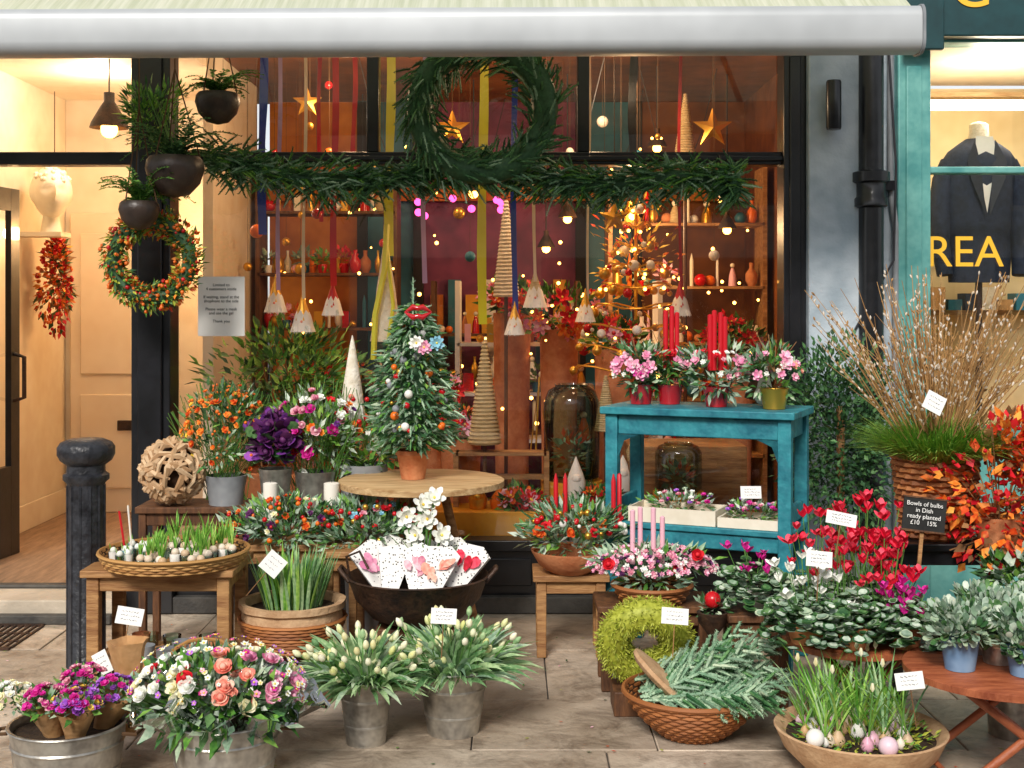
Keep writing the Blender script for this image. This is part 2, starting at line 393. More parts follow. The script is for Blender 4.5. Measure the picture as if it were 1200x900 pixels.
b.bx(-3.349,-1.97,.1,2.6,3.2,3.299,'cream')
for yy in (.3,1.2): b.bx(-1.975,-1.905,yy-.03,yy+.03,.36,3.1,'cream')
b.bx(-3.34,-3.325,.12,2.6,.12,.3,'cream')
b.done('lobby_wall',shop,.004)
b=MB(); X0,X1=wx(82,9.55),wx(158,9.55)
b.bx(X0,X1+.2,2.55,2.597,.12,2.35,'creamdoor')
for (za,zb) in ((.3,1.0),(1.15,2.2)):
    b.bx(X0+.08,X1+.1,2.535,2.552,za,zb,'creamdoor')
b.bx(wx(136,9.5),wx(158,9.5),2.52,2.534,wz(505,9.5),wz(493,9.5),'iron')
b.done('inner_door',shop,.01)
b=MB()
b.M=Matrix.Translation((-3.22,.14,.122))@Matrix.Rotation(math.radians(81),4,'Z')
b.bx(0,.1,-.02,.02,0,2.26,'blackpaint'); b.bx(.75,.85,-.02,.02,0,2.26,'blackpaint'); b.bx(.1,.75,-.02,.02,0,.55,'blackpaint'); b.bx(.1,.75,-.02,.02,2.12,2.26,'blackpaint')
b.add([(.1,0,.55),(.75,0,.55),(.75,0,2.12),(.1,0,2.12)],[(0,1,2,3)],'glass')
b.tube([(.78,-.02,.95),(.78,-.09,.97),(.78,-.09,1.22),(.78,-.02,1.24)],.014,'iron',8)
b.M=None; b.done('front_door',shop,.004)
b=MB(); b.bx(-4.4,FX0-.02,-.3,.06,.0,.115,'stone'); b.bx(-4.4,FX0-.02,-.02,.05,.115,.135,'stone_dark'); b.bx(-4.4,FX0-.03,-.36,-.303,.0,.05,'stone_dark'); b.done('doorstep',shop,.008)
b=MB(); gx0,gx1=-3.3,-2.42
b.bx(gx0,gx1,-.85,-.82,.0,.012,'iron'); b.bx(gx0,gx1,-.40,-.37,.0,.012,'iron')
x=gx0
while x<gx1: b.bx(x,x+.012,-.82,-.40,.0,.011,'iron'); x+=.035
for yy in (-.7,-.55): b.bx(gx0,gx1,yy,yy+.012,.0,.009,'iron')
b.done('pavement_grating')
# ---------------------------------------------------------------- awning
aw=empty('shop_awning')
yc,zc=-1.3,wz(39,5.7); ax0,ax1=-4.3,wx(1083,5.6)
def barprof(sc):
    pr=[]
    for (cx,cz,a0) in ((.03,.05,0),(-.03,.05,90),(-.03,-.05,180),(.03,-.05,270)):
        for k in range(6):
            a=math.radians(a0+k*18); pr.append(((cx+.05*math.cos(a))*sc,(cz+.053*math.sin(a))*sc))
    return pr
def extr(b,pr,x0,x1,m_,dz0,dz1):
    n=len(pr); 
    b.add([(x0,yc+p,zc+q+dz0) for p,q in pr]+[(x1,yc+p,zc+q+dz1) for p,q in pr],[(i,(i+1)%n,n+(i+1)%n,n+i) for i in range(n)],m_,True)
    b.add([(x0,yc+p,zc+q+dz0) for p,q in pr]+[(x1,yc+p,zc+q+dz1) for p,q in pr],[tuple(range(n)),tuple(range(n,2*n))[::-1]],m_,False)
b=MB(); extr(b,barprof(1),ax0,ax1,'awning_metal',-.012,.012); b.done('front_bar',aw)
b=MB(); extr(b,barprof(1.07),ax1+.001,ax1+.014,'leadgrey',.012,.012); b.done('end_cap',aw)
b=MB(); b.add([(ax0,yc,zc+.1),(ax1-.02,yc,zc+.115),(ax1-.02,-.06,3.75),(ax0,-.06,3.75)],[(0,1,2,3)],'fabric'); b.done('fabric',aw)
b=MB()
for x in (-3.4,.2,1.5):
    b.tube([(x,-.05,3.42),(x-.25,-.7,3.2),(x,-1.25,zc+.03)],.02,'awning_metal')
b.bx(ax0,ax1-.05,-.12,-.042,3.72,3.84,'awning_metal'); b.done('arms',aw)
b=MB(); c=V((wx(1020,6.85),-.16,0))
b.lathe([(.066,0),(.066,3.36)],c,'blackpaint',20)
for z in (wz(222,6.84),.8): b.lathe([(.07,z-.1),(.088,z-.09),(.088,z-.05),(.078,z-.04),(.078,z+.03),(.098,z+.04),(.098,z+.09),(.07,z+.1)],c,'blackpaint',20)
b.bx(c.x-.14,c.x+.14,-.14,-.07,wz(222,6.84)+.0,wz(222,6.84)+.05,'blackpaint')
b.done('drainpipe')
b=MB(); b.tube([(wx(1050,6.9),-.09,.0),(wx(1050,6.9),-.09,2.1),(wx(1044,6.9),-.09,2.3),(wx(1044,6.9),-.09,3.3)],.018,'leadgrey',8); b.tube([(wx(1000,6.8),-.17,1.5),(wx(1048,6.8),-.19,1.9),(wx(1052,6.8),-.17,2.4),(wx(1046,6.8),-.12,3.1)],.006,'ink',6); b.done('cable_conduit')
b=MB(); p=at(977,123,6.78); b.lathe([(.036,-.13),(.04,-.12),(.04,.12),(.036,.13)],p,'blackpaint',20,cap1=True); b.bx(p.x-.025,p.x+.025,p.y+.03,-.15,p.z-.04,p.z+.04,'blackpaint'); b.done('wall_light')
# ---------------------------------------------------------------- clothing shop
cs_=empty('clothing_shop')
b=MB(); tx0,tx1=wx(1046,7),wx(1084,7)
b.bx(tx0,tx1,-.1,.2,0,3.1,'teal'); b.bx(tx0+.04,tx1-.05,-.115,-.098,.5,2.95,'teal')
b.bx(tx1,5.5,-.06,.1,0,.95,'teal'); b.bx(tx1,5.5,-.1,.08,.95,1.0,'teal')
b.bx(tx1,5.5,-.04,.05,wz(204,7),wz(196,7),'teal'); b.bx(tx1,5.5,-.06,.1,wz(52,7),3.12,'teal')
b.bx(tx0,5.5,-.16,.1,3.1,3.75,'tealdark'); b.bx(tx0,5.5,-.22,.1,3.75,3.85,'teal'); b.bx(tx0,tx1+.04,-.2,-.162,3.02,3.3,'tealdark')
b.bx(3.6,3.68,-.05,.08,1.0,3.08,'teal'); b.bx(5.4,5.5,-.06,.2,0,3.1,'teal'); b.bx(2.0,5.5,-.04,.25,3.85,4.6,'render_wall')
b.done('shopfront',cs_,.008)
b=MB(); b.add([(tx1,0,1),(5.4,0,1),(5.4,0,3.08),(tx1,0,3.08)],[(0,1,2,3)],'glass'); b.done('window_glass',cs_)
b=MB(); b.bx(2.07,5.4,1.5,1.56,.6,3.1,'yellowwall'); b.bx(2.0,2.07,.21,1.5,.6,3.1,'yellowwall'); b.bx(2.07,5.4,.1,1.5,.7,.78,'woodpale'); b.bx(2.07,5.4,.1,1.5,3.12,3.18,'cream'); b.bx(5.3,5.38,.1,1.5,.6,3.1,'yellowwall')
b.bx(2.5,3.5,1.38,1.49,wz(105,8.4)-.05,wz(105,8.4)-.02,'woodpale'); b.bx(2.45,3.5,1.38,1.49,2.1,2.13,'woodpale'); b.bx(2.45,3.5,1.38,1.49,1.6,1.63,'woodpale')
for k in range(9): b.bx(2.5+k*.11,2.59+k*.11,1.3,1.45,1.631,1.7+.04*(k%3),['navy','wool','kraft','inteal'][k%4])
for k in range(8): b.bx(2.5+k*.12,2.6+k*.12,1.3,1.45,2.131,2.2+.04*(k%3),['kraft','navy','wool','wooddark'][k%4])
b.done('interior_wall',cs_)
b=MB(); b.bx(2.35,3.5,1.0,1.05,wz(128,8),wz(117,8),'ledstrip'); b.done('light_strip',cs_)
text('REA','gold_lettering',(wx(1132,6.97),-.012,wz(312,6.97)),.24,'goldpaint_glow',cs_)
text('G  F','sign_letters',(wx(1172,6.84),-.165,wz(8,6.84)),.3,'goldpaint_glow',cs_)
b=MB(); c=at(1147,165,7.55); c.z=0; zt=wz(172,7.55)
prof=[(.16,zt-.8),(.17,zt-.65),(.165,zt-.5),(.185,zt-.32),(.2,zt-.16),(.195,zt-.08),(.165,zt-.03),(.11,zt+.015),(.07,zt+.045)]
b.lathe([(p*1.1,z) for p,z in prof],c,'navy',28,sy=.6)
b.lathe([(.075,zt+.0),(.06,zt+.05),(.055,zt+.13),(.04,zt+.14),(.0,zt+.15)],c,'wool',20,sy=.8)
for sg in (-1,1):
    b.tube([c+V((sg*.175,0,zt-.09)),c+V((sg*.215,-.01,zt-.2)),c+V((sg*.235,-.01,zt-.35)),c+V((sg*.235,-.03,zt-.58)),c+V((sg*.22,-.06,zt-.76))],[.05,.062,.06,.054,.046],'navy',12)
    b.add([c+V((sg*.01,-.145,zt-.42)),c+V((sg*.1,-.15,zt-.2)),c+V((sg*.115,-.135,zt-.1)),c+V((sg*.06,-.1,zt+.03)),c+V((sg*.035,-.13,zt-.12))],[(0,1,2,3,4)],'navylapel')
b.add([c+V((0,-.135,zt-.4)),c+V((-.06,-.118,zt-.06)),c+V((-.05,-.09,zt+.05)),c+V((.05,-.09,zt+.05)),c+V((.06,-.118,zt-.06))],[(0,1,2,3,4)],'white')
b.tube([c+V((0,0,.78)),c+V((0,0,zt-.78))],.02,'iron'); b.lathe([(.16,.781),(.16,.79),(.03,.82)],c,'iron'); b.done('suit_mannequin')
# ---------------------------------------------------------------- lights inside
def plight(name,p,e,col=(1,.62,.3),r=.05):
    l=bpy.data.lights.new(name,'POINT'); l.energy=e; l.color=col; l.shadow_soft_size=r
    o=bpy.data.objects.new(name,l); o.location=p; scene.collection.objects.link(o); return o
def pendant(px,py,d,e,sc=1.,par=None):
    b=MB(); p=at(px,py,d); 
    b.lathe([(.11*sc,0),(.1*sc,.03*sc),(.05*sc,.12*sc),(.03*sc,.15*sc),(.03*sc,.2*sc)],p,'iron',20,cap0=False)
    b.ball(p+V((0,0,-.01)),.05*sc,'bulb',10,7); b.tube([p+V((0,0,.2*sc)),(p.x,p.y,3.25)],.005,'ink',5)
    o=b.done('pendant_lamp')
    if e:
        l=plight('lamp_light',p-V((0,0,.1)),e); l.parent=o; l.location=l.location-o.location
pendant(128,150,8.0,0,1.1)
pendant(268,255,9.2,22,.6); pendant(425,245,9.6,0,.6); pendant(555,225,9.0,0,.7); pendant(665,255,8.8,0,.6); pendant(742,250,8.6,26,.7); pendant(770,172,8.5,0,.6); pendant(640,290,9.2,0,.6); pendant(852,268,8.8,0,.6)
for p,e in ((V((-1.0,.9,3.0)),32),(V((.5,.6,3.0)),44)):
    plight('interior_fill',p,e,(1,.68,.38),.12)  # unseen fill lights without fixtures, added to brighten the window interior
plight('interior_fill',V((-2.7,1.4,3.0)),26,(1,.84,.66),.12)  # same kind of added fill, for the lobby
plight('display_light',V((2.9,.6,2.95)),28,(1,.88,.68),.15)
# ---------------------------------------------------------------- interior display
def cluttershelf(x0,x1,y,zs,name,mw='wooddark'):
    b=MB()
    for z in zs: b.bx(x0,x1,y,y+.32,z-.02,z,mw)
    for x in (x0,x1): b.bx(x-.015,x+.015,y,y+.32,.12,zs[-1]+.4,mw)
    cols=['berry_red','gold','gold','white','wool','berry_orange','inteal','candle_pink','terracotta','redglass','jarglass','conestraw','gold','fairy','fairy','plaster']
    for z in zs:
        x=x0+.06
        while x<x1-.05:
            m_=R.choice(cols); k=R.random(); r=U(.025,.05); p=V((x,y+U(.08,.2),z))
            if m_=='fairy': b.ball(p+V((0,0,U(.05,.2))),.014,m_)
            elif k<.25: b.ball(p+V((0,0,r)),r,m_,12,8)
            elif k<.42: b.lathe([(r*.7,0),(r,r*1.6),(r*.95,r*1.7)],p,m_,14); b.foliage(p+V((0,0,r*2.6)),(r*1.7,)*3,45,.055,.028,R.choice(['green','red','pink','autumn','sage']))
            elif k<.58: b.lathe([(r*.35,0),(r*.35,U(.1,.22)),(.002,.24)],p,m_,10)
            elif k<.75: b.lathe([(r*.5,0),(r*.9,.04),(r*.9,.09),(r*.3,.13),(r*.35,.17)],p,m_,12)
            elif k<.9: b.lathe([(r*.9,0),(r*.7,.08),(r*.3,.13)],p,m_,12); b.ball(p+V((0,0,.15)),r*.5,'plaster',8,6)
            else: b.box(p+V((0,0,.06)),(r*1.6,.05,.12),m_,U(-.3,.3))
            x+=U(.05,.1)
    b.done(name)
cluttershelf(-1.85,-.85,2.3,[.7,1.1,1.5,1.9,2.35],'ornament_shelf')
cluttershelf(-.6,.5,2.7,[.7,1.1,1.45],'ornament_shelf')
cluttershelf(.7,1.8,2.1,[.6,1.0,1.4,1.8,2.25],'ornament_shelf','wood')
cluttershelf(-.35,.95,1.2,[.8,1.1,1.42],'display_cabinet','white')
b=MB()
for i in range(60): b.ball(V((U(-1.7,1.8),U(.6,3.0),U(1.2,2.75))),U(.006,.013),'fairy',6,4)
for i in range(40): b.ball(V((U(-.2,1.7),U(.3,1.6),U(.9,1.9))),U(.006,.012),'fairy',6,4)
for k in range(6):
    x=U(-1.5,1.5); y=U(.8,2.6); b.tube([(x+.5*t,y,3.2-.7*math.sin(t*3.14)) for t in (0,.2,.4,.6,.8,1.)],.003,'ink',4)
b.done('fairy_lights')
# gold paper star + small hanging baubles
def star(px,py,d,r):
    b=MB(); c=at(px,py,d); vs=[c+V((0,-r*.25,0)),c+V((0,r*.25,0))]; 
    for k in range(10):
        a=math.pi/2+k*math.pi/5; rr=r if k%2==0 else r*.4; vs.append(c+V((rr*math.cos(a),0,rr*math.sin(a))))
    fs=[]
    for k in range(10): fs+=[(0,2+k,2+(k+1)%10),(1,2+(k+1)%10,2+k)]
    b.add(vs,fs,'gold'); b.tube([c,V((c.x,c.y,3.29))],.003,'rope',4); b.done('hanging_star')
star(720,255,7.5,.1); star(530,150,8.2,.12); star(835,150,8.0,.13); star(360,120,8.2,.1)
b=MB()
for i in range(34):
    px,py,d=U(230,900),U(90,330),U(7.4,9); c=at(px,py,d); b.ball(c,U(.02,.045),R.choice(['gold','redglass','gold','berry_orange','white','inteal']),12,8); b.tube([c,V((c.x,c.y,3.29))],.0015,'rope',3)
b.done('hanging_baubles')
for px,m_,y0,y1,w,d in ((308,'rib_blue',60,275,10,7.3),(457,'rib_yellow',60,300,11,7.25),(566,'rib_yellow',60,380,11,7.3),(392,'rib_red',60,335,8,7.3),(415,'rib_red',60,200,6,7.5),(327,'rib_lilac',60,340,5,7.3),(357,'rib_cream',60,350,4,7.3),(497,'rib_lilac',60,332,6,7.25),(603,'rib_blue',60,370,7,7.4),(627,'rib_cream',60,330,4,7.3),(375,'rib_red',60,260,5,7.6),(742,'ink',60,190,10,7.5),(690,'rib_cream',60,350,3,7.5),(797,'rib_red',60,350,4,7.5)):
    b=MB(); n=14; vs=[];fs=[]; a0=U(0,3)
    for i in range(n+1):
        t=i/n; z=wz(y0,d)+(wz(y1,d)-wz(y0,d))*t; x=wx(px,d)+.008*math.sin(a0+t*5); a=.5*math.sin(a0+t*7); w2=w*d/F/2
        vs+=[(x-w2*math.cos(a),d-CD-w2*math.sin(a),z),(x+w2*math.cos(a),d-CD+w2*math.sin(a),z)]
        if i: fs.append((2*i-2,2*i-1,2*i+1,2*i))
    b.add(vs,fs,m_,True); b.done('hanging_ribbon')
def gnome(px,py,d,h,mh,mb_='white',n=20):
    b=MB(); p=at(px,py,d); r=h*.27
    b.lathe([(r*1.2,-r*.7),(r*1.0,-r*.1),(r*.75,h*.22),(r*.45,h*.4)],p,mb_,14,fn=lambda a,i:1+.06*math.sin(a*6)); b.lathe([(r*.85,r*.35),(r*.55,h*.35),(r*.22,h*.62),(.002,h*.85)],p,mh,14,cap0=True)
    b.ball(p+V((0,-r*.85,r*.25)),r*.13,'coral',8,6)
    for i in range(n): b.leaf(p+V((U(-r,r)*.7,-r*.85,0)),V((U(-.3,.3),-.3,-1)),r*.9,r*.2,'whitef')
    b.done('hanging_gnome_ornament')
gnome(323,358,7.35,.21,'gold'); gnome(355,380,7.35,.23,'gold'); gnome(390,362,7.35,.2,'rib_red'); gnome(627,352,7.35,.22,'conestraw'); gnome(603,385,7.4,.19,'gold'); gnome(686,370,7.5,.19,'gold'); gnome(797,362,7.5,.21,'rib_red')
b=MB(); p=at(452,400,7.25); b.lathe([(.09,0),(.075,.1),(.05,.3),(.02,.5),(.003,.66)],p,'wool',16,fn=lambda a,i:1+.08*math.sin(a*5+i)); b.tube([p+V((.01,-.05,.66)),p+V((-.0,-.085,.4)),p+V((-.05,-.1,.15)),p+V((-.06,-.1,-.1))],.018,'rib_yellow',5); b.tube([p+V((0,-.04,.62)),p+V((.05,-.09,.2)),p+V((.02,-.1,-.02))],.012,'rib_yellow',5); b.done('cloth_gnome')
def cone(px,y0,y1,d,w,m_,name='straw_cone_tree',base=None):
    b=MB(); p=at(px,y1,d); h=wz(y0,d)-p.z; r=w*d/F/2
    for k in range(26):
        t=k/26; rr=r*(1-t)+.003; b.tube([p+V((rr*math.cos(a*.5236),rr*math.sin(a*.5236),h*t+h/52)) for a in range(12)],h/46,m_,5,True)
    b.lathe([(r*.95,0),(.004,h)],p,m_,16)
    if base: b.tube([p,V((p.x,p.y,base))],.012,'wooddark'); b.lathe([(.06,base-p.z),(.05,base-p.z+.02)],p,'wooddark')
    b.done(name)
cone(568,400,520,7.3,34,'conestraw',base=.361); cone(593,235,348,7.9,26,'wool',base=.361); cone(710,440,505,7.4,24,'conestraw',base=.361); cone(803,110,190,8.3,24,'conestraw',base=.12)
b=MB(); p=at(745,440,7.7); p0=V((p.x,p.y,.36)); b.tube([p0,V((p.x,p.y,wz(225,7.7)))],.01,'gold')
for k in range(9):
    t=k/8; z=wz(430,7.7)+(wz(240,7.7)-wz(430,7.7))*t; rr=.33*(1-t)+.05
    b.tube([V((p.x+rr*math.cos(a*.3927),p.y+rr*math.sin(a*.3927),z+.02*math.sin(a*1.5))) for a in range(16)],.006,'gold',5,True)
    for i in range(int(14*(1-t))+5):
        a=U(0,6.28); b.ball(V((p.x+rr*math.cos(a),p.y+rr*math.sin(a),z-U(0,.05))),U(.01,.035),R.choice(['gold','gold','berry_red','white']),8,6)
    for i in range(5): a=U(0,6.28); b.ball(V((p.x+rr*math.cos(a),p.y+rr*math.sin(a),z-U(0,.05))),.011,'fairy',6,4)
b.foliage(V((p.x,p.y,1.95)),(.28,.25,.4),240,.06,.02,['autumn','yellowf','yellowf'],shell=.3)
b.done('gold_wire_tree')
b=MB(); b.bx(wx(480,7.2),wx(640,7.2),.08,.5,.362,wz(596,7.2),'ochre'); b.done('display_plinth',bevel=.005)
b=MB(); b.bx(wx(705,7.3),wx(890,7.3),.1,.6,.362,wz(600,7.3),'inorange'); b.bx(wx(735,7.3),wx(870,7.3),.15,.6,wz(598,7.3),wz(520,7.3),'wood');b.done('display_plinth',bevel=.005)
def jar(px,y0,y1,d,w,m_='jarglass',inside='darkgreen',floor=None):
    b=MB(); p=at(px,y1,d); h=wz(y0,d)-p.z; r=w*d/F/2
    b.lathe([(r*.9,0),(r,.02),(r,h*.82),(r*.85,h*.95),(r*.6,h),(r*.62,h*1.02)],p,m_,24); b.foliage(p+V((0,0,h*.3)),(r*.6,r*.6,h*.25),70,.06,.03,[inside,'autumn','sage'])
    if floor is not None and p.z>floor+.01: b.lathe([(r*1.1,floor-p.z),(r*1.1,-.003)],p,'ochre',20,cap1=True)
    b.done('glass_jar')
jar(670,452,562,7.4,66,inside='sage',floor=.361); jar(795,520,575,7.08,55,inside='sage',floor=.361)
b=MB(); 
for px,py,h,m_ in ((675,585,.24,'white'),(665,610,.14,'wool'),(730,575,.2,'white'),(640,615,.1,'gold'),(610,600,.14,'berry_red'),(745,540,.14,'conestraw'),(585,596,.12,'berry_orange'),(560,596,.14,'gold'),(620,594,.12,'berry_orange')):
    p=at(px,py,7.2); p.z=max(p.z,.37); b.lathe([(.045,0),(.055,h*.4),(.04,h*.6),(.002,h)],p,m_,14); b.ball(p+V((0,-.03,h*.5)),.03,m_,9,6); b.lathe([(.05,.362-p.z),(.05,-.002)],p,'wooddark',12,cap1=True)
b.done('ceramic_ornaments')
b=MB(); X=[wx(535,7.35),wx(640,7.35)]; z=wz(528,7.35); b.bx(X[0],X[1],.25,.4,z-.02,z,'wood')
for x in X: b.bx(x-.015,x+.015,.25,.4,.362,z,'wood')
b.bx(X[0],X[1],.3,.33,z-.16,z-.13,'wood')
b.tube([(wx(628,7.4),.4,z),(wx(632,7.4),.4,z+.42)],.006,'gold'); b.tube([(wx(622,7.4),.4,z),(wx(632,7.4),.4,z+.42),(wx(641,7.4),.4,z)],.005,'gold')
b.done('wooden_stand',bevel=.003)
b=MB(); c=at(335,435,7.6)
b.foliage(c,(.5,.28,.26),1100,.08,.03,['green','ivy','shoot'],clumps=20); b.foliage(c-V((0,0,.3)),(.45,.25,.2),350,.085,.03,['darkgreen','ivy'])
for i in range(9): b.tube([V((c.x+U(-.25,.25),c.y,.6)),c+V((U(-.4,.4),U(-.1,.1),U(-.1,.2)))],.006,'twig')
b.lathe([(.2,.362),(.26,.68),(.25,.69)],(c.x,c.y,0),'terracotta',24); b.done('weeping_fig')
for px,py,d,n,sp in ((655,365,8.0,16,.28),(600,352,8.2,10,.2),(540,500,7.5,14,.16),(610,590,7.2,8,.12),(440,500,7.4,10,.15),(720,395,7.7,9,.18),(860,400,7.9,10,.2),(700,590,7.15,8,.12),(500,455,7.8,12,.2)):
    b=MB(); c=at(px,py,d); b.foliage(c,(sp,sp*.8,sp*.6),240,.07,.03,['darkgreen','green'])
    for i in range(n):
        u=rd(); u.y=-abs(u.y); b.bloom(c+V((u.x*sp,u.y*sp*.8,u.z*sp*.6)),u+V((0,-.5,.3)),U(.04,.07),R.choice(['red','red','autumn','pink']),6,2,.1,'yellowf',.12,w=.5)
    zz=.362 if d<8 else .12
    if c.z-sp*.4>zz: b.lathe([(.1,zz),(.12,c.z-sp*.4)],(c.x,c.y,0),'terracotta',18)
    b.done('poinsettia')
def head(p,h,name='plaster_head'):
    b=MB(); vs=[];fs=[]; nu,nv=28,22
    for i in range(nv+1):
        ph=math.pi*i/nv; z=-math.cos(ph)
        for j in range(nu):
            th=2*math.pi*j/nu; x=math.sin(ph)*math.cos(th)*.36; y=math.sin(ph)*math.sin(th)*.42; zz=z*.5
            if zz<-.05: x*=1-.45*(-zz-.05); 
            if y<0:
                g=lambda cx,cz,sx,sz: math.exp(-((x-cx)/sx)**2-((zz-cz)/sz)**2)
                y-= .13*g(0,-.04,.045,.09)+.05*g(0,.07,.04,.1)+.045*g(0,-.22,.09,.03)+.05*g(0,-.38,.1,.07)+.03*g(0,.15,.25,.04)
                y+= .06*g(-.13,.05,.07,.05)+.06*g(.13,.05,.07,.05)
            elif zz>-.2:
                x*=1.08; y*=1.1
            vs.append(V((x,y,zz))*h)
    for i in range(nv):
        for j in range(nu): k=(j+1)%nu; fs.append((i*nu+j,i*nu+k,(i+1)*nu+k,(i+1)*nu+j))
    b.M=Matrix.Translation(p)@Matrix.Rotation(.5,4,'Z')
    b.add(vs,fs,'plaster',True)
    for i in range(70):
        u=rd()
        if u.z>.35 or u.y>.3: b.ball(V((u.x*.38,u.y*.44+.02,u.z*.5))*h,.05*h,'plaster',6,4)
    b.lathe([(.2*h,-.75*h),(.15*h,-.45*h),(.17*h,-.3*h)],V((0,0,0)),'plaster',18)
    b.M=None; b.bx(-3.35,p.x+.1,p.y-.1,p.y+.1,p.z-.75*h-.03,p.z-.75*h,'cream')
    b.done(name)
head(at(60,226,8.7),.36)
b=MB(); c=at(64,335,8.9)
b.foliage(c,(.12,.09,.33),600,.06,.03,['autumn','darkgreen','red','twig','orangef'],clumps=14,up=-.2)
for i in range(120): u=rd(); b.ball(c+V((u.x*.12,u.y*.1,u.z*.34)),U(.008,.016),R.choice(['berry_red','berry_red','berry_orange']),6,4)
b.tube([c+V((0,0,.3)),V((c.x,c.y,3.15))],.004,'rope',4); b.done('berry_garland')
# ---------------------------------------------------------------- wreaths & garland
def wreath(name,c,Rm,rt,n,m_,L,tilt=0,hang=None,fn=None,core=.45):
    b=MB(); b.M=Matrix.Translation(c)@Matrix.Rotation(tilt,4,'X')
    b.tube([V((Rm*math.cos(a*.2618),0,Rm*math.sin(a*.2618))) for a in range(24)],rt*core,'firdark' if m_!='moss' else 'moss',8,True)
    for i in range(n):
        t=U(0,6.283); ph=U(0,6.283); rr=rt*U(.2,.75); rad=V((math.cos(t),0,math.sin(t))); tan=V((-math.sin(t),0,math.cos(t)))
        off=rad*math.cos(ph)+V((0,1,0))*math.sin(ph)
        p=rad*Rm+off*rr
        if fn: fn(b,p,off,tan)
        else: b.sprig(p,tan*.8+off*U(.3,1.1)+rd()*.35,L*U(.6,1.15),m_ if isinstance(m_,str) else R.choice(m_),nl=.019,w=.0052,dens=430,core=.005)
    b.M=None
    if hang: b.tube([c+V((0,0,Rm)),V((c.x,c.y,hang))],.007,'rib_red',4)
    b.done(name)
wreath('fir_wreath',at(565,128,6.5),.32,.135,720,['fir','ivy','firdark','firblue','fir'],.1,hang=3.3,core=.5)
b=MB(); pts=[(243,186),(300,198),(360,210),(430,216),(490,205),(540,194),(600,200),(660,213),(720,218),(790,208),(850,212),(868,220)]
P=[at(x,y,6.72) for x,y in pts]
b.tube(P,.045,'firdark',8)
for i in range(1700):
    k=R.randrange(len(P)-1); t=R.random(); p=P[k].lerp(P[k+1],t); a=U(0,6.283)
    off=V((0,math.cos(a),math.sin(a))) if R.random()<.4 else V((0,-abs(math.cos(a)),math.sin(a)))
    sg=1 if ((k+t)<5.5) else -1
    if R.random()<.3: sg=-sg
    thick=.085*(1+.25*math.sin((k+t)*3.1))
    b.sprig(p+off*thick*U(.3,.95),V((sg*U(.3,1.1),0,0))+off*U(.3,1.)+V((0,0,-.15))+rd()*.25,U(.06,.12),R.choice(['fir','fir','firblue','green','firdark','ivy','firblue']),nl=.019,w=.0052,dens=430,core=.005)
for px in (262,520,612,850): q=at(px,200,6.72); b.tube([q,V((q.x,-.06,TZ+.02))],.005,'ink',4)
b.done('fir_garland')
def berryfn(b,p,off,tan):
    k=R.random()
    if k<.66: b.leaf(p,off+tan*.6+rd()*.5,U(.025,.05),.015,R.choice(['green','moss','ivy','moss']))
    elif k<.84: b.ball(p+off*.014,U(.006,.013),R.choice(['berry_red','berry_orange','berry_orange','berry_orange']),6,4)
    else: b.leaf(p,off+rd()*.4,.035,.018,R.choice(['autumn','moss','orangef']))
wreath('berry_wreath',at(178,305,6.55),.195,.085,1900,'green',.05,fn=berryfn)
def hangpot(px,py,d,r,mf,spread,n,top=3.3):
    b=MB(); p=at(px,py,d)
    b.lathe([(.004,-r),(r*.5,-r*.88),(r*.85,-r*.5),(r,0),(r*.95,r*.3),(r*.85,r*.42),(r*.8,r*.36)],p,'potblack',28,cap0=False)
    b.lathe([(r*.8,r*.3),(.01,r*.34)],p,'soil',16,cap0=False)
    for k in range(3):
        a=k*2.09; b.tube([p+V((r*.88*math.cos(a),r*.88*math.sin(a),r*.35)),V((p.x,p.y,p.z+.5)),V((p.x,p.y,top))],.004,'rope',4)
    for i in range(n):
        a=U(0,6.283); dd=V((math.cos(a),math.sin(a)+.25,U(1.0,2.4))).normalized(); L=spread*U(.6,1.2); q=p+V((0,0,r*.35)); pos=[q]
        for k in range(9):
            dd=(dd+V((0,0,-.18))).normalized(); q=q+dd*(L/9); pos.append(q)
            for sg in(-1,1):
                sd=dd.cross(V((0,0,1))); sd=sd.normalized() if sd.length>.01 else V((1,0,0))
                for jj in range(2): b.leaf(q-dd*U(0,L/9),sd*sg+dd*.5+V((0,0,.2)),.042*(1-k/12),.014,mf)
        b.tube(pos,.0018,'stemgreen',3)
    b.done('hanging_planter')
hangpot(255,120,6.45,.112,'green',.24,30); hangpot(205,198,6.4,.145,'ivy',.32,42); hangpot(163,246,6.35,.1,'green',.26,32)
b=MB(); c=at(182,135,6.62); b.foliage(c,(.18,.1,.18),650,.055,.014,['green','ivy','shoot'],clumps=12,up=.6); 
for i in range(14): b.tube([at(205,190,6.5),c+rd()*.15],.003,'stemgreen',4)
b.done('fern_plant')
b=MB(); p=at(259,359,6.98); b.box((p.x,-.012,p.z),(.255,.003,.325),'paper'); o=b.done('paper_notice')
t=text('Limited to\n4 customers inside\n\nIf waiting, stand at the\nshopfront to the side\n\nPlease wear a mask\nand use the gel\n\nThank you','notice_text',(p.x,-.0155,p.z+.11),.022,'ink',ext=.0003); t.parent=o; t.location=t.location-o.location
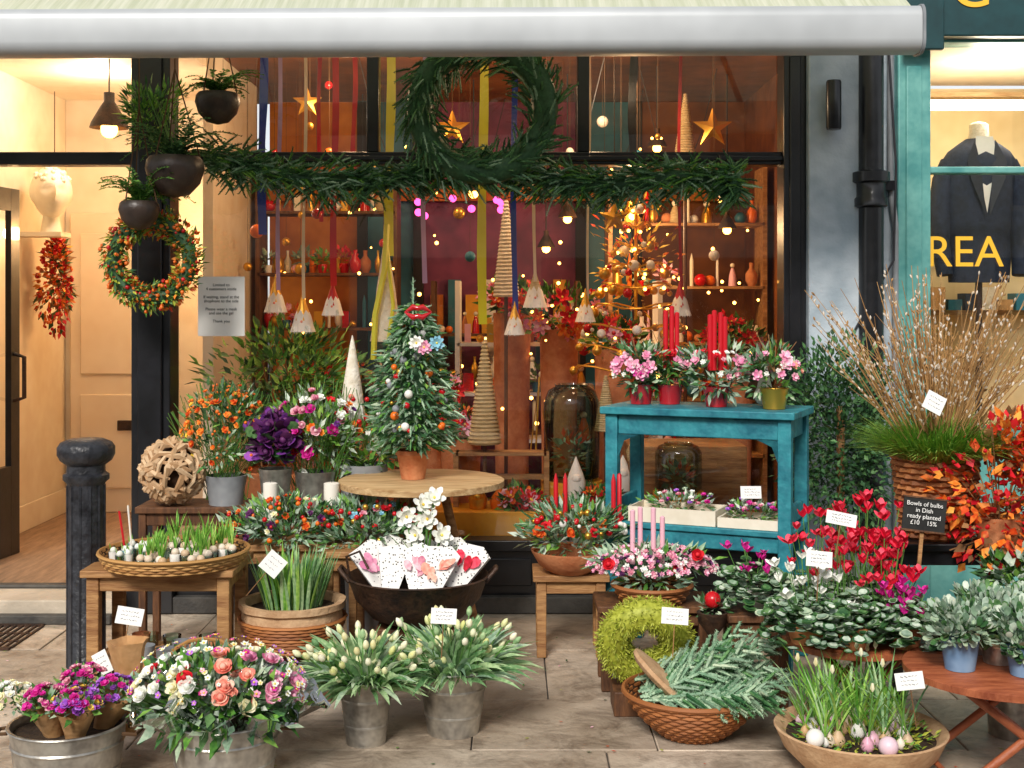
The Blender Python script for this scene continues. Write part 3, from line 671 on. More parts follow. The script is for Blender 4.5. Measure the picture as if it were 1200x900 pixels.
# ---------------------------------------------------------------- furniture
def table(name,c,w,dp,z,mat,leg=.035,rz=0,shelf=None,apron=.06,th=.03,z0=0):
    b=MB(); b.M=Matrix.Translation((c[0],c[1],z0))@Matrix.Rotation(rz,4,'Z'); z-=z0
    b.bx(-w/2,w/2,-dp/2,dp/2,z-th,z,mat)
    for sx in(-1,1):
        for sy in(-1,1): b.box((sx*(w/2-leg*.9),sy*(dp/2-leg*.9),(z-th)/2),(leg,leg,z-th-.001),mat)
        b.bx(sx*(w/2-leg*.9)-leg*.3,sx*(w/2-leg*.9)+leg*.3,-dp/2+leg*1.4,dp/2-leg*1.4,z-th-apron,z-th-.001,mat)
        b.bx(-w/2+leg*1.4,w/2-leg*1.4,sx*(dp/2-leg*.9)-leg*.3,sx*(dp/2-leg*.9)+leg*.3,z-th-apron,z-th-.001,mat)
    if shelf:
        for sz in shelf: b.bx(-w/2+leg*.4,w/2-leg*.4,-dp/2+leg*.5,dp/2-leg*.5,sz-.02,sz,mat)
    b.M=None; return b.done(name,bevel=.004)
sh_c=V((wx(828,6.1),-.92,0)); sh_r=math.radians(-24)
b=MB(); b.M=Matrix.Translation(sh_c)@Matrix.Rotation(sh_r,4,'Z'); W2,D2,ZT,ZL=.44,.21,1.18,.64
b.bx(-W2-.02,W2+.02,-D2-.02,D2+.02,ZT-.035,ZT,'turq')
for sx in(-1,1):
    for sy in(-1,1): b.box((sx*(W2-.03),sy*(D2-.03),(ZT-.035)/2),(.06,.055,ZT-.037),'turq')
    b.bx(sx*(W2-.03)-.012,sx*(W2-.03)+.012,-D2+.06,D2-.06,ZT-.13,ZT-.037,'turq')
    b.bx(sx*(W2-.03)-.012,sx*(W2-.03)+.012,-D2+.06,D2-.06,ZL+.02,ZL+.1,'turq')
    b.bx(-W2+.06,W2-.06,sx*(D2-.03)-.012,sx*(D2-.03)+.012,ZT-.13,ZT-.037,'turq')
    b.bx(-W2+.06,W2-.06,sx*(D2-.03)-.012,sx*(D2-.03)+.012,ZL-.1,ZL-.03,'turq')
    for sg in (-1,1):
        xx=sx*(W2-.06); b.add([(xx,-D2+.02,ZT-.13),(xx-sx*.1,-D2+.02,ZT-.13),(xx-sx*.03,-D2+.02,ZT-.16),(xx,-D2+.02,ZT-.24)],[(0,1,2,3)],'turq')
b.bx(-W2,W2,-D2+.005,D2-.005,ZL-.028,ZL,'turq')
b.M=None; b.done('turquoise_shelf_table',bevel=.005)
def onshelf(u,v,z): 
    q=Matrix.Rotation(sh_r,3,'Z')@V((u,v,0)); return V((sh_c.x+q.x,sh_c.y+q.y,z))
b=MB(); c=V((wx(494,6.0),-1.0,0)); zt=.845
b.lathe([(.37,zt-.035),(.388,zt-.03),(.388,zt-.004),(.38,zt)],c,'woodpale',48,cap1=True)
for k in range(3):
    a=k*2.09+.3; b.tube([c+V((.1*math.cos(a),.1*math.sin(a),zt-.035)),c+V((.3*math.cos(a),.3*math.sin(a),0))],[.022,.017],'wood',10)
b.done('round_table',bevel=0)
table('wooden_bench',(wx(345,5.85),-1.12),.62,.3,.585,'wood')
table('side_table',(wx(197,5.35),-1.62),.62,.42,.585,'wood',leg=.05,shelf=[.2])
table('display_bench',(wx(300,6.2),-.78),1.1,.3,.70,'wooddark')
table('wooden_stool',(wx(668,6.15),-.85),.36,.3,.39,'wood',leg=.045)
table('wooden_bench',(wx(765,5.6),-1.38),.5,.3,.37,'wooddark',leg=.045)
table('black_bench',(wx(1150,5.3),-1.7),.85,.34,.70,'blackpaint',leg=.04)
table('low_crate',(wx(345,5.5),-1.5),.4,.34,.2,'wooddark',leg=.05)
table('low_stool',(wx(490,5.55),-1.45),.34,.3,.29,'wooddark',leg=.04)
def roundlow(name,px,d,z,r,mat):
    b=MB(); c=V((wx(px,d),d-CD,0)); b.lathe([(r-.012,z-.03),(r,z-.026),(r,z-.004),(r-.006,z)],c,mat,44,cap1=True)
    for sg in(-1,1):
        for sy in(-1,1): b.tube([c+V((-sg*r*.6,sy*r*.5,z-.03)),c+V((sg*r*.75,sy*r*.5,.0))],.015,mat,8)
    b.tube([c+V((r*.75,-r*.5,.08)),c+V((r*.75,r*.5,.08))],.01,mat,6); b.tube([c+V((-r*.75,-r*.5,.08)),c+V((-r*.75,r*.5,.08))],.01,mat,6)
    b.done(name)
roundlow('folding_table',1180,4.46,.40,.35,'redwood'); roundlow('folding_table',1000,4.95,.38,.27,'redwood')
b=MB(); c=V((wx(101,5.4),-1.6,0))
pr=[(.1,0),(.1,.1),(.078,.13),(.076,.9),(.078,.91),(.095,.925),(.095,.945),(.08,.955),(.078,.985),(.105,1.005),(.118,1.03),(.118,1.06),(.105,1.08),(.07,1.095),(.0,1.1)]
b.lathe(pr,c,'bollardpaint',32)
for k in range(12): a=k*.5236; b.tube([c+V((.076*math.cos(a),.076*math.sin(a),.14)),c+V((.076*math.cos(a),.076*math.sin(a),.9))],.006,'bollardpaint',5)
b.done('cast_iron_bollard')
b=MB(); c=at(203,553,6.15); c.z=.70+.165
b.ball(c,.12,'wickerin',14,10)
for i in range(240):
    u=rd(); t=u.cross(rd()).normalized(); L=U(.03,.075); q=c+u*.142
    b.tube([q-t*L-u*.012,q+u*.012,q+t*L-u*.014],[.008,U(.012,.017),.007],'driftwood',5)
b.done('driftwood_ball')
# ---------------------------------------------------------------- tags
def tag(px,py,d,w=.1,h=.07,rz=0,rx=-.25,ry=0,stick=.12,name='price_tag'):
    b=MB(); p=at(px,py,d); b.M=Matrix.Translation(p)@Matrix.Rotation(rz,4,'Z')@Matrix.Rotation(ry,4,'Y')@Matrix.Rotation(rx,4,'X')
    b.box((0,0,0),(w*.95,.002,h*.95),'paper')
    for k in range(3):
        x=-w*.3; z=h*.24-k*h*.22
        while x<w*U(.18,.34):
            l=U(.004,.012); b.box((x+l/2,-.0016,z+U(-.001,.001)),(l,.0008,U(.001,.003)),'pencil',ry=U(-.6,.6)); x+=l+.003
    b.tube([(0,.004,0),(0,.012,-stick-h/2)],.002,'twig',5); b.M=None; b.done(name)
tag(320,661,5.25,.09,.09,ry=.7); tag(152,722,5.0,.11,.07,ry=.15); tag(520,722,4.75,.1,.06,ry=.05); tag(791,722,4.95,.11,.065,ry=.08); tag(1095,472,5.05,.085,.08,ry=.5); tag(986,608,4.75,.12,.05,ry=.2); tag(1066,798,4.3,.1,.06,ry=-.1); tag(120,777,4.75,.06,.09,ry=-.5); tag(960,655,4.65,.1,.06,ry=.1); tag(880,577,5.9,.1,.06)
b=MB(); p=at(1083,603,4.95); b.M=Matrix.Translation(p)@Matrix.Rotation(.12,4,'Y')@Matrix.Rotation(-.1,4,'X')
b.box((0,0,0),(.165,.008,.125),'chalkboard'); b.box((0,.01,-.12),(.014,.008,.2),'wood')
for x,z,w,h in ((0,.064,.175,.006),(0,-.064,.175,.006)): b.box((x,-.001,z),(w,.012,h),'wooddark')
b.M=None; o=b.done('chalkboard_sign')
t=text('Bowls of bulbs\nin Dish\nready planted\n£10    15%','chalk_text',(p.x,p.y-.009,p.z+.033),.024,'paper',ext=.0003,rot=(math.pi/2-.1,.12,0)); t.parent=o; t.location=t.location-o.location
# ---------------------------------------------------------------- pots & plants
def bucket(b,c,r0,r1,h,m_='zinc'):
    b.lathe([(r0,0),(r0*1.01,.01),(r1*.985,h*.96),(r1,h*.965),(r1*1.03,h*.98),(r1*1.02,h),(r1*.97,h),(r1*.95,h*.9)],c,m_,40)
    b.lathe([(r1*.95,h*.85),(.01,h*.86)],c,'soil',24,cap0=False)
    for t in (.3,.7):
        r=r0+(r1-r0)*t; b.lathe([(r*1.0,h*t-.006),(r*1.018,h*t),(r*1.0,h*t+.006)],c,m_,40,cap0=False)
def handle(b,c,r,h,m_='zinc',ax=1):
    for sg in(-1,1):
        b.tube([c+V((sg*r*1.0,-.04,h*.86)),c+V((sg*(r+.045),-.03,h*.83)),c+V((sg*(r+.05),.03,h*.83)),c+V((sg*r,.04,h*.86))],.007,m_,6)
def tulips(px,d,r0,r1,h,n):
    b=MB(); c=V((wx(px,d),d-CD,0)); bucket(b,c,r0,r1,h)
    for i in range(n):
        a=U(0,6.283); k=R.random()**.6; base=c+V((math.cos(a)*r1*.8*k,math.sin(a)*r1*.8*k,h*.85)); dd=V((math.cos(a)*k*1.1,math.sin(a)*k*1.1,1.0))+rd()*.3
        L=U(.14,.27); b.strap(base,dd,L*1.1,U(.016,.034),R.choice(['tulipleaf','tulipleaf','sage']),bend=.3+1.5*k*U(.2,1.2),tw=1.6)
        if i%2: b.strap(base,dd+rd()*.5,L,U(.014,.028),'tulipleaf',bend=1.1*k+.2,tw=1.6)
        if i%3==0:
            q=base+dd.normalized()*L*U(.6,.95); b.tube([base,q],.003,'stemgreen',4)
            Q=dd.to_track_quat('Z','Y').to_matrix()
            b.lathe([(.004,0),(.011,.009),(.0125,.02),(.009,.032),(.002,.04)],q,R.choice(['budyellow','budyellow','tulipleaf','creamf']),7,Q=Q)
    b.done('tulip_bucket')
tulips(429,4.86,.075,.105,.245,220); tulips(531,4.98,.1,.138,.255,250)
def paperwrap(b,c,r,h,m_,ax=V((0,0,1)),top=.05):
    Q=V(ax).to_track_quat('Z','Y').to_matrix(); b.lathe([(r*.3,0),(r*.6,h*.5),(r,h),(r*1.15,h+top*.3)],c,m_,18,cap0=False,Q=Q,fn=lambda a,i:1+(.13*math.sin(a*5+i) if i>=2 else .04*math.sin(a*7)))
b=MB(); c=V((wx(264,4.5),-2.5,0)); bucket(b,c,.165,.195,.215); handle(b,c,.195,.215,'rope')
for i in range(8):
    a=i*.785; cc=c+V((math.cos(a)*.12,math.sin(a)*.1,.16)); paperwrap(b,cc,.12,.2,'cello',V((math.cos(a)*.75,math.sin(a)*.6,1)))
fc=V((wx(255,4.5),-2.5,.30))
b.foliage(fc,(.3,.2,.13),1000,.055,.024,['sage','green','ivy','silver','shoot'],up=.7,shell=.4); b.foliage(fc-V((0,.05,.05)),(.26,.17,.1),260,.08,.034,['ivy','green','sage'],up=-.1)
for i in range(85):
    u=rd(); u.z=abs(u.z)*.9+.0; p=fc+V((u.x*.29,u.y*.2,u.z*.155)); k=p.x-fc.x
    ms=['coral','coral','creamf','pink'] if k>-.05 and k<.2 else (['whitef','whitef','red','creamf'] if k<=-.05 else ['pink','dusty','creamf','pink'])
    b.rose(p,u+V((0,-.4,.6)),U(.015,.036),R.choice(ms))
for i in range(150):
    u=rd(); u.z=abs(u.z); p=fc+V((u.x*.31,u.y*.21,u.z*.18+.01)); b.bloom(p,u+V((0,-.3,.6)),U(.007,.014),R.choice(['whitef','whitef','creamf','violet','magenta','pink']),5,1,.3,'yellowf',.3)
b.done('rose_bouquet_bucket')
b=MB(); c=V((wx(80,4.45),-2.55,0)); bucket(b,c,.17,.198,.21); handle(b,c,.198,.21,'rope')
for dx,dy,ms,ax in ((-.17,.0,['whitef','creamf','whitef'],(-.5,-.1,1)),(-.04,-.03,['magenta','dusty','magenta'],(-.1,-.3,1)),(.07,-.06,['violet','purple','magenta','yellowf'],(.15,-.3,1)),(.02,.1,['dusty','magenta'],(0,.2,1)),(.14,.04,['purple','violet','magenta'],(.4,0,1))):
    cc=c+V((dx*.6,dy,.12)); A=V(ax).normalized(); 
    if dx>-.1: paperwrap(b,cc,.062,.17,'kraft',A)
    top=cc+A*.19
    b.foliage(top,(.075,.07,.04),90,.04,.018,['sage','green'],up=.8)
    for i in range(60):
        u=rd(); u.z=abs(u.z); b.bloom(top+V((u.x*.078,u.y*.075,u.z*.06)),u+V((0,-.2,.7)),U(.009,.019),R.choice(ms),6,2,.4,w=.8)
paperwrap(b,c+V((.17,.16,.12)),.06,.3,'kraft',V((-.03,0,1)),.1)
b.done('wrapped_posy_bucket')
b=MB(); c=V((wx(203,5.3),-1.68,.587)); b.lathe([(.27,0),(.285,.01)],c,'wicker',40,cap0=True); b.lathe([(.285,.012),(.01,.013)],c,'wicker',40,cap0=False)
b.weave(c,.275,.30,.055,5,'wicker',60)
for i in range(60):
    a=U(0,6.283); k=.26*R.random()**.6; p=c+V((k*math.cos(a),k*math.sin(a),.014))
    if p.x>c.x-.1:
        b.lathe([(.022,0),(.024,.035),(.022,.037)],p,R.choice(['white','jarglass','jarglass']),12); b.ball(p+V((0,0,.042)),.018,'bulbskin',8,6)
        for j in range(8): b.strap(p+V((0,0,.05)),V((U(-.25,.25),U(-.25,.25),1)),U(.05,.13 if p.x>c.x-.05 else .06),.008,'shoot',bend=.15,seg=3)
    else:
        b.lathe([(.016,0),(.02,.05)],p,R.choice(['white','jarglass','skyblue']),10); b.strap(p,V((U(-.2,.2),U(-.2,.2),1)),.09,.01,'shoot',bend=.1); b.ball(p+V((0,0,.055)),.014,'whitef',7,5)
b.done('rattan_tray_with_bulbs')
b=MB(); q=c+V((-.2,0,.016)); b.tube([q,q+V((-.03,0,.2))],.005,'candle_red',6); b.tube([q+V((.02,.02,0)),q+V((.0,.02,.22))],.004,'candle_white',6); b.done('taper_candle')
b=MB(); c=V((wx(343,5.45),-1.55,.2)); b.lathe([(.15,0),(.185,.03),(.215,.12),(.21,.17),(.225,.18),(.225,.205),(.2,.205),(.19,.17)],c,'claypale',40,fn=lambda a,i:1+.012*math.sin(a*9+i)); b.lathe([(.19,.17),(.01,.175)],c,'soil',24,cap0=False)
for k in range(9): b.tube([c+V(((.178+.0055*k+.004*((j+k)%2))*math.cos(j*.1309),(.178+.0055*k+.004*((j+k)%2))*math.sin(j*.1309),.02+.014*k)) for j in range(48)],.008,'wickerbrown',5,True)
for i in range(170):
    a=U(0,6.283); k=.12*R.random()**.5; b.strap(c+V((k*math.cos(a),k*math.sin(a),.17)),V((k*3*math.cos(a),k*3*math.sin(a),1.4))+rd()*.12,U(.17,.27),.015,'tulipleaf' if i%3 else 'shoot',bend=.12)
b.done('clay_pot_with_narcissus')
b=MB(); c=V((wx(490,5.5),-1.5,.29)); b.lathe([(.1,0),(.2,.04),(.27,.12),(.3,.205),(.307,.21),(.3,.215),(.285,.19),(.2,.06)],c,'iron',44)
for sg in(-1,1): b.tube([c+V((sg*.29,-.05,.19)),c+V((sg*.335,-.03,.24)),c+V((sg*.335,.03,.24)),c+V((sg*.29,.05,.19))],.01,'iron',8)
b.tube([c+V((-.29,-.03,.2)),c+V((-.3,-.06,.3)),c+V((-.24,-.1,.33)),c+V((-.2,-.12,.26))],.006,'iron',6)
for k,(dx,dy,rz,rx,ry,m2) in enumerate(((-.19,-.02,.35,-.3,-.35,'pink'),(-.1,-.1,.1,-.35,.15,'white'),(.0,-.1,-.1,-.4,-.12,'dusty'),(.09,-.12,-.1,-.3,.25,'coral'),(.2,-.06,-.35,-.25,.4,'cycred'),(.0,.06,.3,-.1,.1,'white'),(.13,.06,.1,-.1,.2,'candle_pink'),(-.14,.08,-.2,-.1,-.2,'white'))):
    b.M=Matrix.Translation(c+V((dx,dy,.25)))@Matrix.Rotation(rz,4,'Z')@Matrix.Rotation(ry,4,'Y')@Matrix.Rotation(rx,4,'X')
    pts=[(-.03,0,-.1),(.03,0,-.1),(.075,.01,.085),(.03,-.004,.115),(-.03,.004,.1),(-.075,.01,.09)]
    b.add([V(p) for p in pts]+[V((p[0],p[1]+.03,p[2])) for p in pts],[(0,1,2,3,4,5),(6,7,8,9,10,11),(0,1,7,6),(1,2,8,7),(0,5,11,6)],'polka')
    if m2!='white':
        for j in range(6): b.rleaf(V((U(-.03,.03),-.008-.002*j,U(-.05,.02))),V((U(-1.,1.),-.05,1)),U(.04,.07),U(.02,.045),m2,n=V((0,-1,0)),cup=.05)
    b.M=None
for dx,dz in ((-.01,.38),(.04,.45),(.10,.38),(.02,.51),(.07,.54),(-.05,.46)):
    q=c+V((dx,-.0,dz)); b.tube([c+V((.02,.04,.1)),q],.006,'stemgreen',6); b.bloom(q,V((dx*4+U(-.5,.5),-1,U(0,.8))),.05,'whitef',6,2,.35,'yellowf',.12,w=.6)
for i in range(12): b.strap(c+V((.03,.06,.12)),V((U(-.5,.5),U(-.3,.3),1)),U(.22,.36),.022,'shoot',bend=.4)
b.done('iron_bowl_with_wrapped_bulbs')
b=MB(); c=V((wx(205,5.4),-1.6,.202)); 
for i in range(16): b.lathe([(.035,0),(.04,.05)],c+V((U(-.2,.2),U(-.15,.1),0)),R.choice(['leadgrey','terracotta','jarglass']),12)
b.done('small_pots')
b=MB(); c=V((wx(240,5.1),-1.9,.0)); b.weave(c,.12,.16,.2,8,'wicker',30); b.tube([c+V((.16*math.cos(t*.3927),0,.2+.13*math.sin(t*.3927))) for t in range(9)],.008,'wicker',6); b.foliage(c+V((0,0,.22)),(.14,.12,.05),200,.07,.02,['darkgreen','sage']); b.done('wicker_basket')
def arrange(name,c,r,n,ms,L,W,blooms,clumps=0,extra=None,shell=.35,rnd=False,up=.6):
    b=MB(); c=V(c); b.foliage(c,r,n,L,W,ms,up=up,shell=shell,clumps=clumps,rnd=rnd)
    for m_,k,sz,kind in blooms:
        for i in range(k):
            u=rd(); u.y=-abs(u.y) if R.random()<.7 else u.y; u.z=abs(u.z) if R.random()<.8 else u.z
            p=c+V((u.x*r[0],u.y*r[1],u.z*r[2]))*U(.85,1.08); 
            if kind=='rose': b.rose(p,u+V((0,-.4,.4)),sz*U(.8,1.2),m_)
            elif kind=='ball': b.ball(p,sz*U(.7,1.2),m_,9,6)
            elif kind=='star': b.bloom(p,u+V((0,-.5,.5)),sz*U(.8,1.2),m_,6,2,.15,'yellowf',.14,w=.45)
            else: b.bloom(p,u+V((0,-.5,.5)),sz*U(.6,1.2),m_,6,3,.3,w=.75)
    if extra: extra(b,c)
    return b.done(name)
def candles(lst,m_):
    def f(b,c):
        for dx,dy,z0,h,r in lst:
            p=c+V((dx,dy,z0)); b.lathe([(r,0),(r,h),(r*.7,h+.004)],p,m_,14,cap1=True); b.tube([p+V((0,0,h)),p+V((0,0,h+.015))],.0015,'ink',4)
    return f
arrange('winter_greenery_arrangement',(wx(335,5.8),-1.17,.675),(.27,.18,.115),1100,['sage','green','firblue','silver','ivy'],.055,.02,[('berry_red',30,.010,'ball'),('berry_orange',18,.011,'ball'),('creamf',8,.018,'b'),('autumn',12,.022,'b'),('darkpurple',6,.022,'b')],clumps=18,extra=candles([(-.08,.02,.0,.17,.033),(.2,.02,.0,.17,.036)],'candle_white'))
arrange('winter_greenery_arrangement',(wx(430,5.7),-1.25,.67),(.25,.17,.11),1000,['sage','ivy','firblue','silver','green'],.055,.02,[('berry_red',26,.011,'ball'),('red',7,.02,'b'),('gold',8,.013,'ball'),('skyblue',4,.018,'b'),('dusty',6,.02,'b')],clumps=16)
table('wooden_bench',(wx(440,5.8),-1.24),.44,.28,.575,'wood')
def stemsf(b,c):
    for i in range(60):
        u=rd(); b.tube([V((c.x+U(-.1,.1),c.y,.72)),c+V((u.x*.3,u.y*.15,abs(u.z)*.27))],.002,'stemgreen',3)
arrange('orange_spray_flowers',(wx(266,6.2),-.82,1.04),(.21,.15,.23),640,['green','sage','ivy','darkgreen'],.05,.017,[('orangef',30,.018,'b'),('autumn',24,.018,'b'),('berry_orange',90,.008,'ball'),('yellowf',14,.013,'b')],clumps=18,extra=lambda b,c:(stemsf(b,c),b.lathe([(.08,.70),(.1,.84),(.09,.84)],(c.x,c.y,0),'leadgrey',20)))
arrange('ornamental_kale',(wx(322,6.1),-.88,1.02),(.1,.1,.11),220,['darkpurple','purple','ivy'],.07,.05,[('darkpurple',14,.045,'rose')],rnd=True,extra=lambda b,c:b.lathe([(.06,.70),(.08,.88),(.075,.88)],(c.x,c.y,0),'zinc',20))
arrange('anemone_bouquet',(wx(370,6.2),-.82,1.05),(.2,.13,.2),620,['sage','green','silver','shoot'],.055,.02,[('magenta',12,.028,'b'),('purple',6,.026,'b'),('whitef',14,.022,'b'),('dusty',10,.024,'rose'),('orangef',8,.02,'b'),('red',4,.025,'b')],clumps=14,extra=lambda b,c:(stemsf(b,c),b.lathe([(.08,.70),(.1,.86),(.09,.86)],(c.x,c.y,0),'zinc',20)))
arrange('eucalyptus_bunch',(wx(425,6.25),-.7,1.0),(.18,.12,.2),480,['sage','green','silver','shoot'],.06,.028,[('berry_red',10,.012,'ball'),('whitef',10,.02,'b')],clumps=9,extra=lambda b,c:(stemsf(b,c),b.lathe([(.08,.0),(.12,.88),(.11,.88)],(c.x,c.y,0),'leadgrey',20)))
b=MB(); p=at(413,478,6.35); b.lathe([(.06,0),(.05,.08),(.035,.18),(.012,.32),(.002,.36)],p,'wool',16); b.ball(p+V((0,-.055,.06)),.014,'coral',8,6); b.ball(p-V((0,0,.03)),.065,'wool',14,9); b.tube([p-V((0,0,.09)),V((p.x,p.y,.0))],.012,'wooddark',6); b.lathe([(.08,-p.z),(.07,-p.z+.02)],p,'wooddark',16)
for i in range(60): b.leaf(p+V((U(-.05,.05),-.055,.03)),V((U(-.3,.3),-.3,-1)),.09,.015,'whitef')
b.done('felt_gnome')
# mini tree
b=MB(); c=V((wx(484,6.0),-1.0,.847)); b.lathe([(.055,0),(.075,.11),(.083,.115),(.083,.135),(.07,.135)],c,'terracotta',24); b.tube([c+V((0,0,.1)),c+V((0,0,.8))],.012,'twig')
b.lathe([(.09,.2),(.08,.35),(.05,.55),(.01,.72)],c,'firdark',14)
for i in range(2300):
    t=R.random()**1.15; a=U(0,6.283); prof=min(1,.62+t*2.2)*(1-t)**.5; rr=.2*prof*U(.45,1.08)*(1+.16*math.sin(a*3+t*9)); p=c+V((rr*math.cos(a),rr*math.sin(a),.15+.66*t))
    dd=V((math.cos(a),math.sin(a),U(-.8,.5)))
    if i%3==0: b.sprig(p,dd,U(.04,.08),R.choice(['fir','firblue','sage']),dens=300)
    else: b.leaf(p,dd,U(.035,.06),.02,R.choice(['sage','ivy','firblue','ivy','green','darkgreen']))
for i in range(40):
    t=R.random(); a=U(3.3,6.1); rr=.2*(1-t)**.5; b.ball(c+V((rr*math.cos(a),rr*math.sin(a),.2+.56*t)),U(.009,.022),R.choice(['berry_red','gold','white','berry_orange','leadgrey']),10,7)
q=at(490,366,5.80)
for sg in(1,-1): b.tube([q+V((-.06,0,0)),q+V((-.02,-.015,sg*.024)),q+V((0,-.02,sg*.017)),q+V((.02,-.015,sg*.024)),q+V((.06,0,0))],[.004,.015,.013,.015,.004],'redglass',8)
for px_,py_,m_ in ((497,407,'pink'),(512,402,'skyblue'),(488,402,'whitef')): b.bloom(at(px_,py_,5.8),V((0,-1,.1)),.034,m_,9,2,.1,'yellowf',.15,w=.5)
b.sprig(c+V((0,0,.76)),V((0,0,1)),.2,'firblue',nl=.03,dens=260); b.done('miniature_christmas_tree')
b=MB(); c=V((wx(668,6.1),-.92,.392)); b.lathe([(.09,0),(.15,.04),(.185,.1),(.187,.11),(.175,.1)],c,'terracotta',32)
c2=c+V((.03,0,.2)); b.foliage(c2,(.27,.18,.12),800,.06,.02,['ivy','firblue','sage','silver','green'],clumps=16,up=.5)
for i in range(110): u=rd(); b.sprig(c2+V((u.x*.2,u.y*.14,abs(u.z)*.08)),u+V((0,-.2,.5)),.11,R.choice(['fir','firblue']),dens=300)
for i in range(40): u=rd(); b.ball(c2+V((u.x*.25,-abs(u.y)*.18,abs(u.z)*.12)),U(.008,.018),R.choice(['berry_red','berry_red','gold','white']),8,6)
for i in range(6): u=rd(); b.bloom(c2+V((u.x*.22,-.14,abs(u.z)*.1)),V((0,-1,.6)),.025,R.choice(['red','autumn']),6,3,.3)
for dx in (-.1,-.055,.17,.2): b.lathe([(.011,0),(.011,U(.2,.25)),(.003,.255)],c2+V((dx,-.05+U(-.03,.03),.02)),'candle_red',10)
b.done('candle_centrepiece')
b=MB(); c=V((wx(765,5.55),-1.42,.372)); b.weave(c,.13,.17,.07,5,'wickerbrown',30); c2=c+V((0,0,.14))
b.foliage(c2,(.27,.17,.09),420,.06,.022,['sage','firblue','silver','green'],clumps=12)
for i in range(330):
    u=rd(); u.z=abs(u.z); b.bloom(c2+V((u.x*.28,u.y*.17,u.z*.1)),u+V((0,-.4,.5)),U(.008,.018),R.choice(['dusty','pink','dusty','whitef','pink','darkpurple']),6,2,.4,w=.6)
for dx,dz in ((.18,.08),(-.2,.04),(.1,.02)): b.rose(c2+V((dx,-.12,dz)),V((0,-1,.5)),.03,'red')
for dx,h in ((-.09,.23),(-.055,.24),(.0,.24),(.04,.2)): b.lathe([(.011,0),(.011,h),(.003,h+.005)],c2+V((dx,-.04+U(-.02,.02),.03)),'candle_pink',10)
b.done('pink_candle_centrepiece')
def potplant(u,v,z,m_pot,ms,bm,name,R0=.12,n=260,can=None):
    b=MB(); p=onshelf(u,v,z+.002); b.lathe([(.05,0),(.065,.09),(.07,.095),(.06,.095)],p,m_pot,22); q=p+V((0,0,.17))
    b.foliage(q,(R0,R0*.8,.12),n,.055,.02,ms,clumps=11)
    for m_,k,sz in bm:
        for i in range(k):
            w=rd(); w.z=abs(w.z)-.2; w.y=-abs(w.y) if i%2 else w.y; b.bloom(q+V((w.x*R0,w.y*R0*.8,w.z*.12)),w+V((0,-.5,.3)),sz*U(.6,1.2),m_,6,2,.25,w=.65)
    for i in range(5): b.tube([q,q+V((U(-.12,.12),U(-.05,.05),U(.1,.2)))],.002,'twig',4)
    if can:
        for dx,h in can: b.lathe([(.012,0),(.012,h),(.003,h+.005)],q+V((dx,0,.0)),'candle_red',10)
    b.done(name)
potplant(-.33,.0,ZT,'redglass',['ivy','sage','darkgreen'],[('pink',9,.034),('magenta',4,.025),('whitef',4,.02)],'orchid_arrangement',.13,300)
potplant(-.2,.05,ZT,'redglass',['darkgreen','green'],[('red',5,.02),('pink',2,.03)],'candle_arrangement',.1,can=[(-.02,.28),(.01,.3),(.035,.27)])
potplant(.05,-.02,ZT,'redglass',['sage','silver','ivy','darkgreen'],[('pink',8,.03),('dusty',14,.016),('red',6,.022),('whitef',10,.012)],'candle_arrangement',.17,400,can=[(-.03,.26),(-.01,.28),(.02,.27),(.04,.25)])
potplant(.33,-.05,ZT,'gold',['sage','green','ivy'],[('pink',12,.03),('coral',3,.02),('whitef',6,.016)],'orchid_arrangement',.13,300)
b=MB(); p=onshelf(.22,.12,ZT+.002); b.box(p+V((0,0,.11)),(.09,.01,.18),'wooddark',ry=.3); b.box(p+V((.1,0,.15)),(.03,.012,.3),'redwood',ry=.2); b.ball(p+V((.02,-.03,.05)),.05,'wool',12,8); b.lathe([(.04,.07),(.01,.2),(.002,.22)],p+V((.02,-.03,0)),'wool',12); b.done('wooden_ornament')
b=MB(); 
for sg in (0,1):
    p=onshelf(-.12 if not sg else .24,-.08,ZL+.002); w=.4 if not sg else .26; hh=.07 if not sg else .045
    b.M=Matrix.Translation(p)@Matrix.Rotation(sh_r,4,'Z')
    b.bx(-w/2,w/2,-.1,.1,0,.01,'woodpale'); b.bx(-w/2,w/2,-.11,-.1,0,hh,'plaster'); b.bx(-w/2,w/2,.1,.11,0,hh,'plaster'); b.bx(-w/2-.01,-w/2,-.11,.11,0,hh,'plaster'); b.bx(w/2,w/2+.01,-.11,.11,0,hh,'plaster')
    b.foliage(V((0,0,hh+.01)),(w*.45,.08,.045),240,.04,.014,['silver','sage','green','ivy'])
    for i in range(26): b.bloom(V((U(-w*.4,w*.4),U(-.08,.08),hh+U(.02,.07))),V((0,-.4,1)),.014,R.choice(['violet','dusty','whitef','sage','magenta']),6,2,.3)
    b.M=None
b.done('wooden_tray_of_alpines')
b=MB(); c=at(988,500,6.45); c.y=-.5
b.foliage(c+V((0,0,-.05)),(.32,.22,.48),3800,.036,.02,['ivy','darkgreen','firdark','fir'],clumps=46,up=.3); b.foliage(c+V((0,0,-.05)),(.22,.15,.4),900,.04,.024,['darkgreen','firdark'],shell=.2)
b.tube([V((c.x,c.y,.3)),c+V((0,0,.1))],.02,'twig'); b.lathe([(.17,0),(.22,.36),(.23,.38),(.2,.38)],(c.x,c.y,0),'leadgrey',28); b.done('evergreen_shrub')
b=MB(); c=V((wx(1096,5.3),-1.7,.702)); b.weave(c,.125,.165,.34,14,'wickerbrown',36)
for sg in(-1,1): b.tube([c+V((sg*.16,-.05,.33)),c+V((sg*.18,-.03,.39)),c+V((sg*.18,.03,.39)),c+V((sg*.16,.05,.33))],.01,'wickerbrown',6)
g=c+V((0,0,.35))
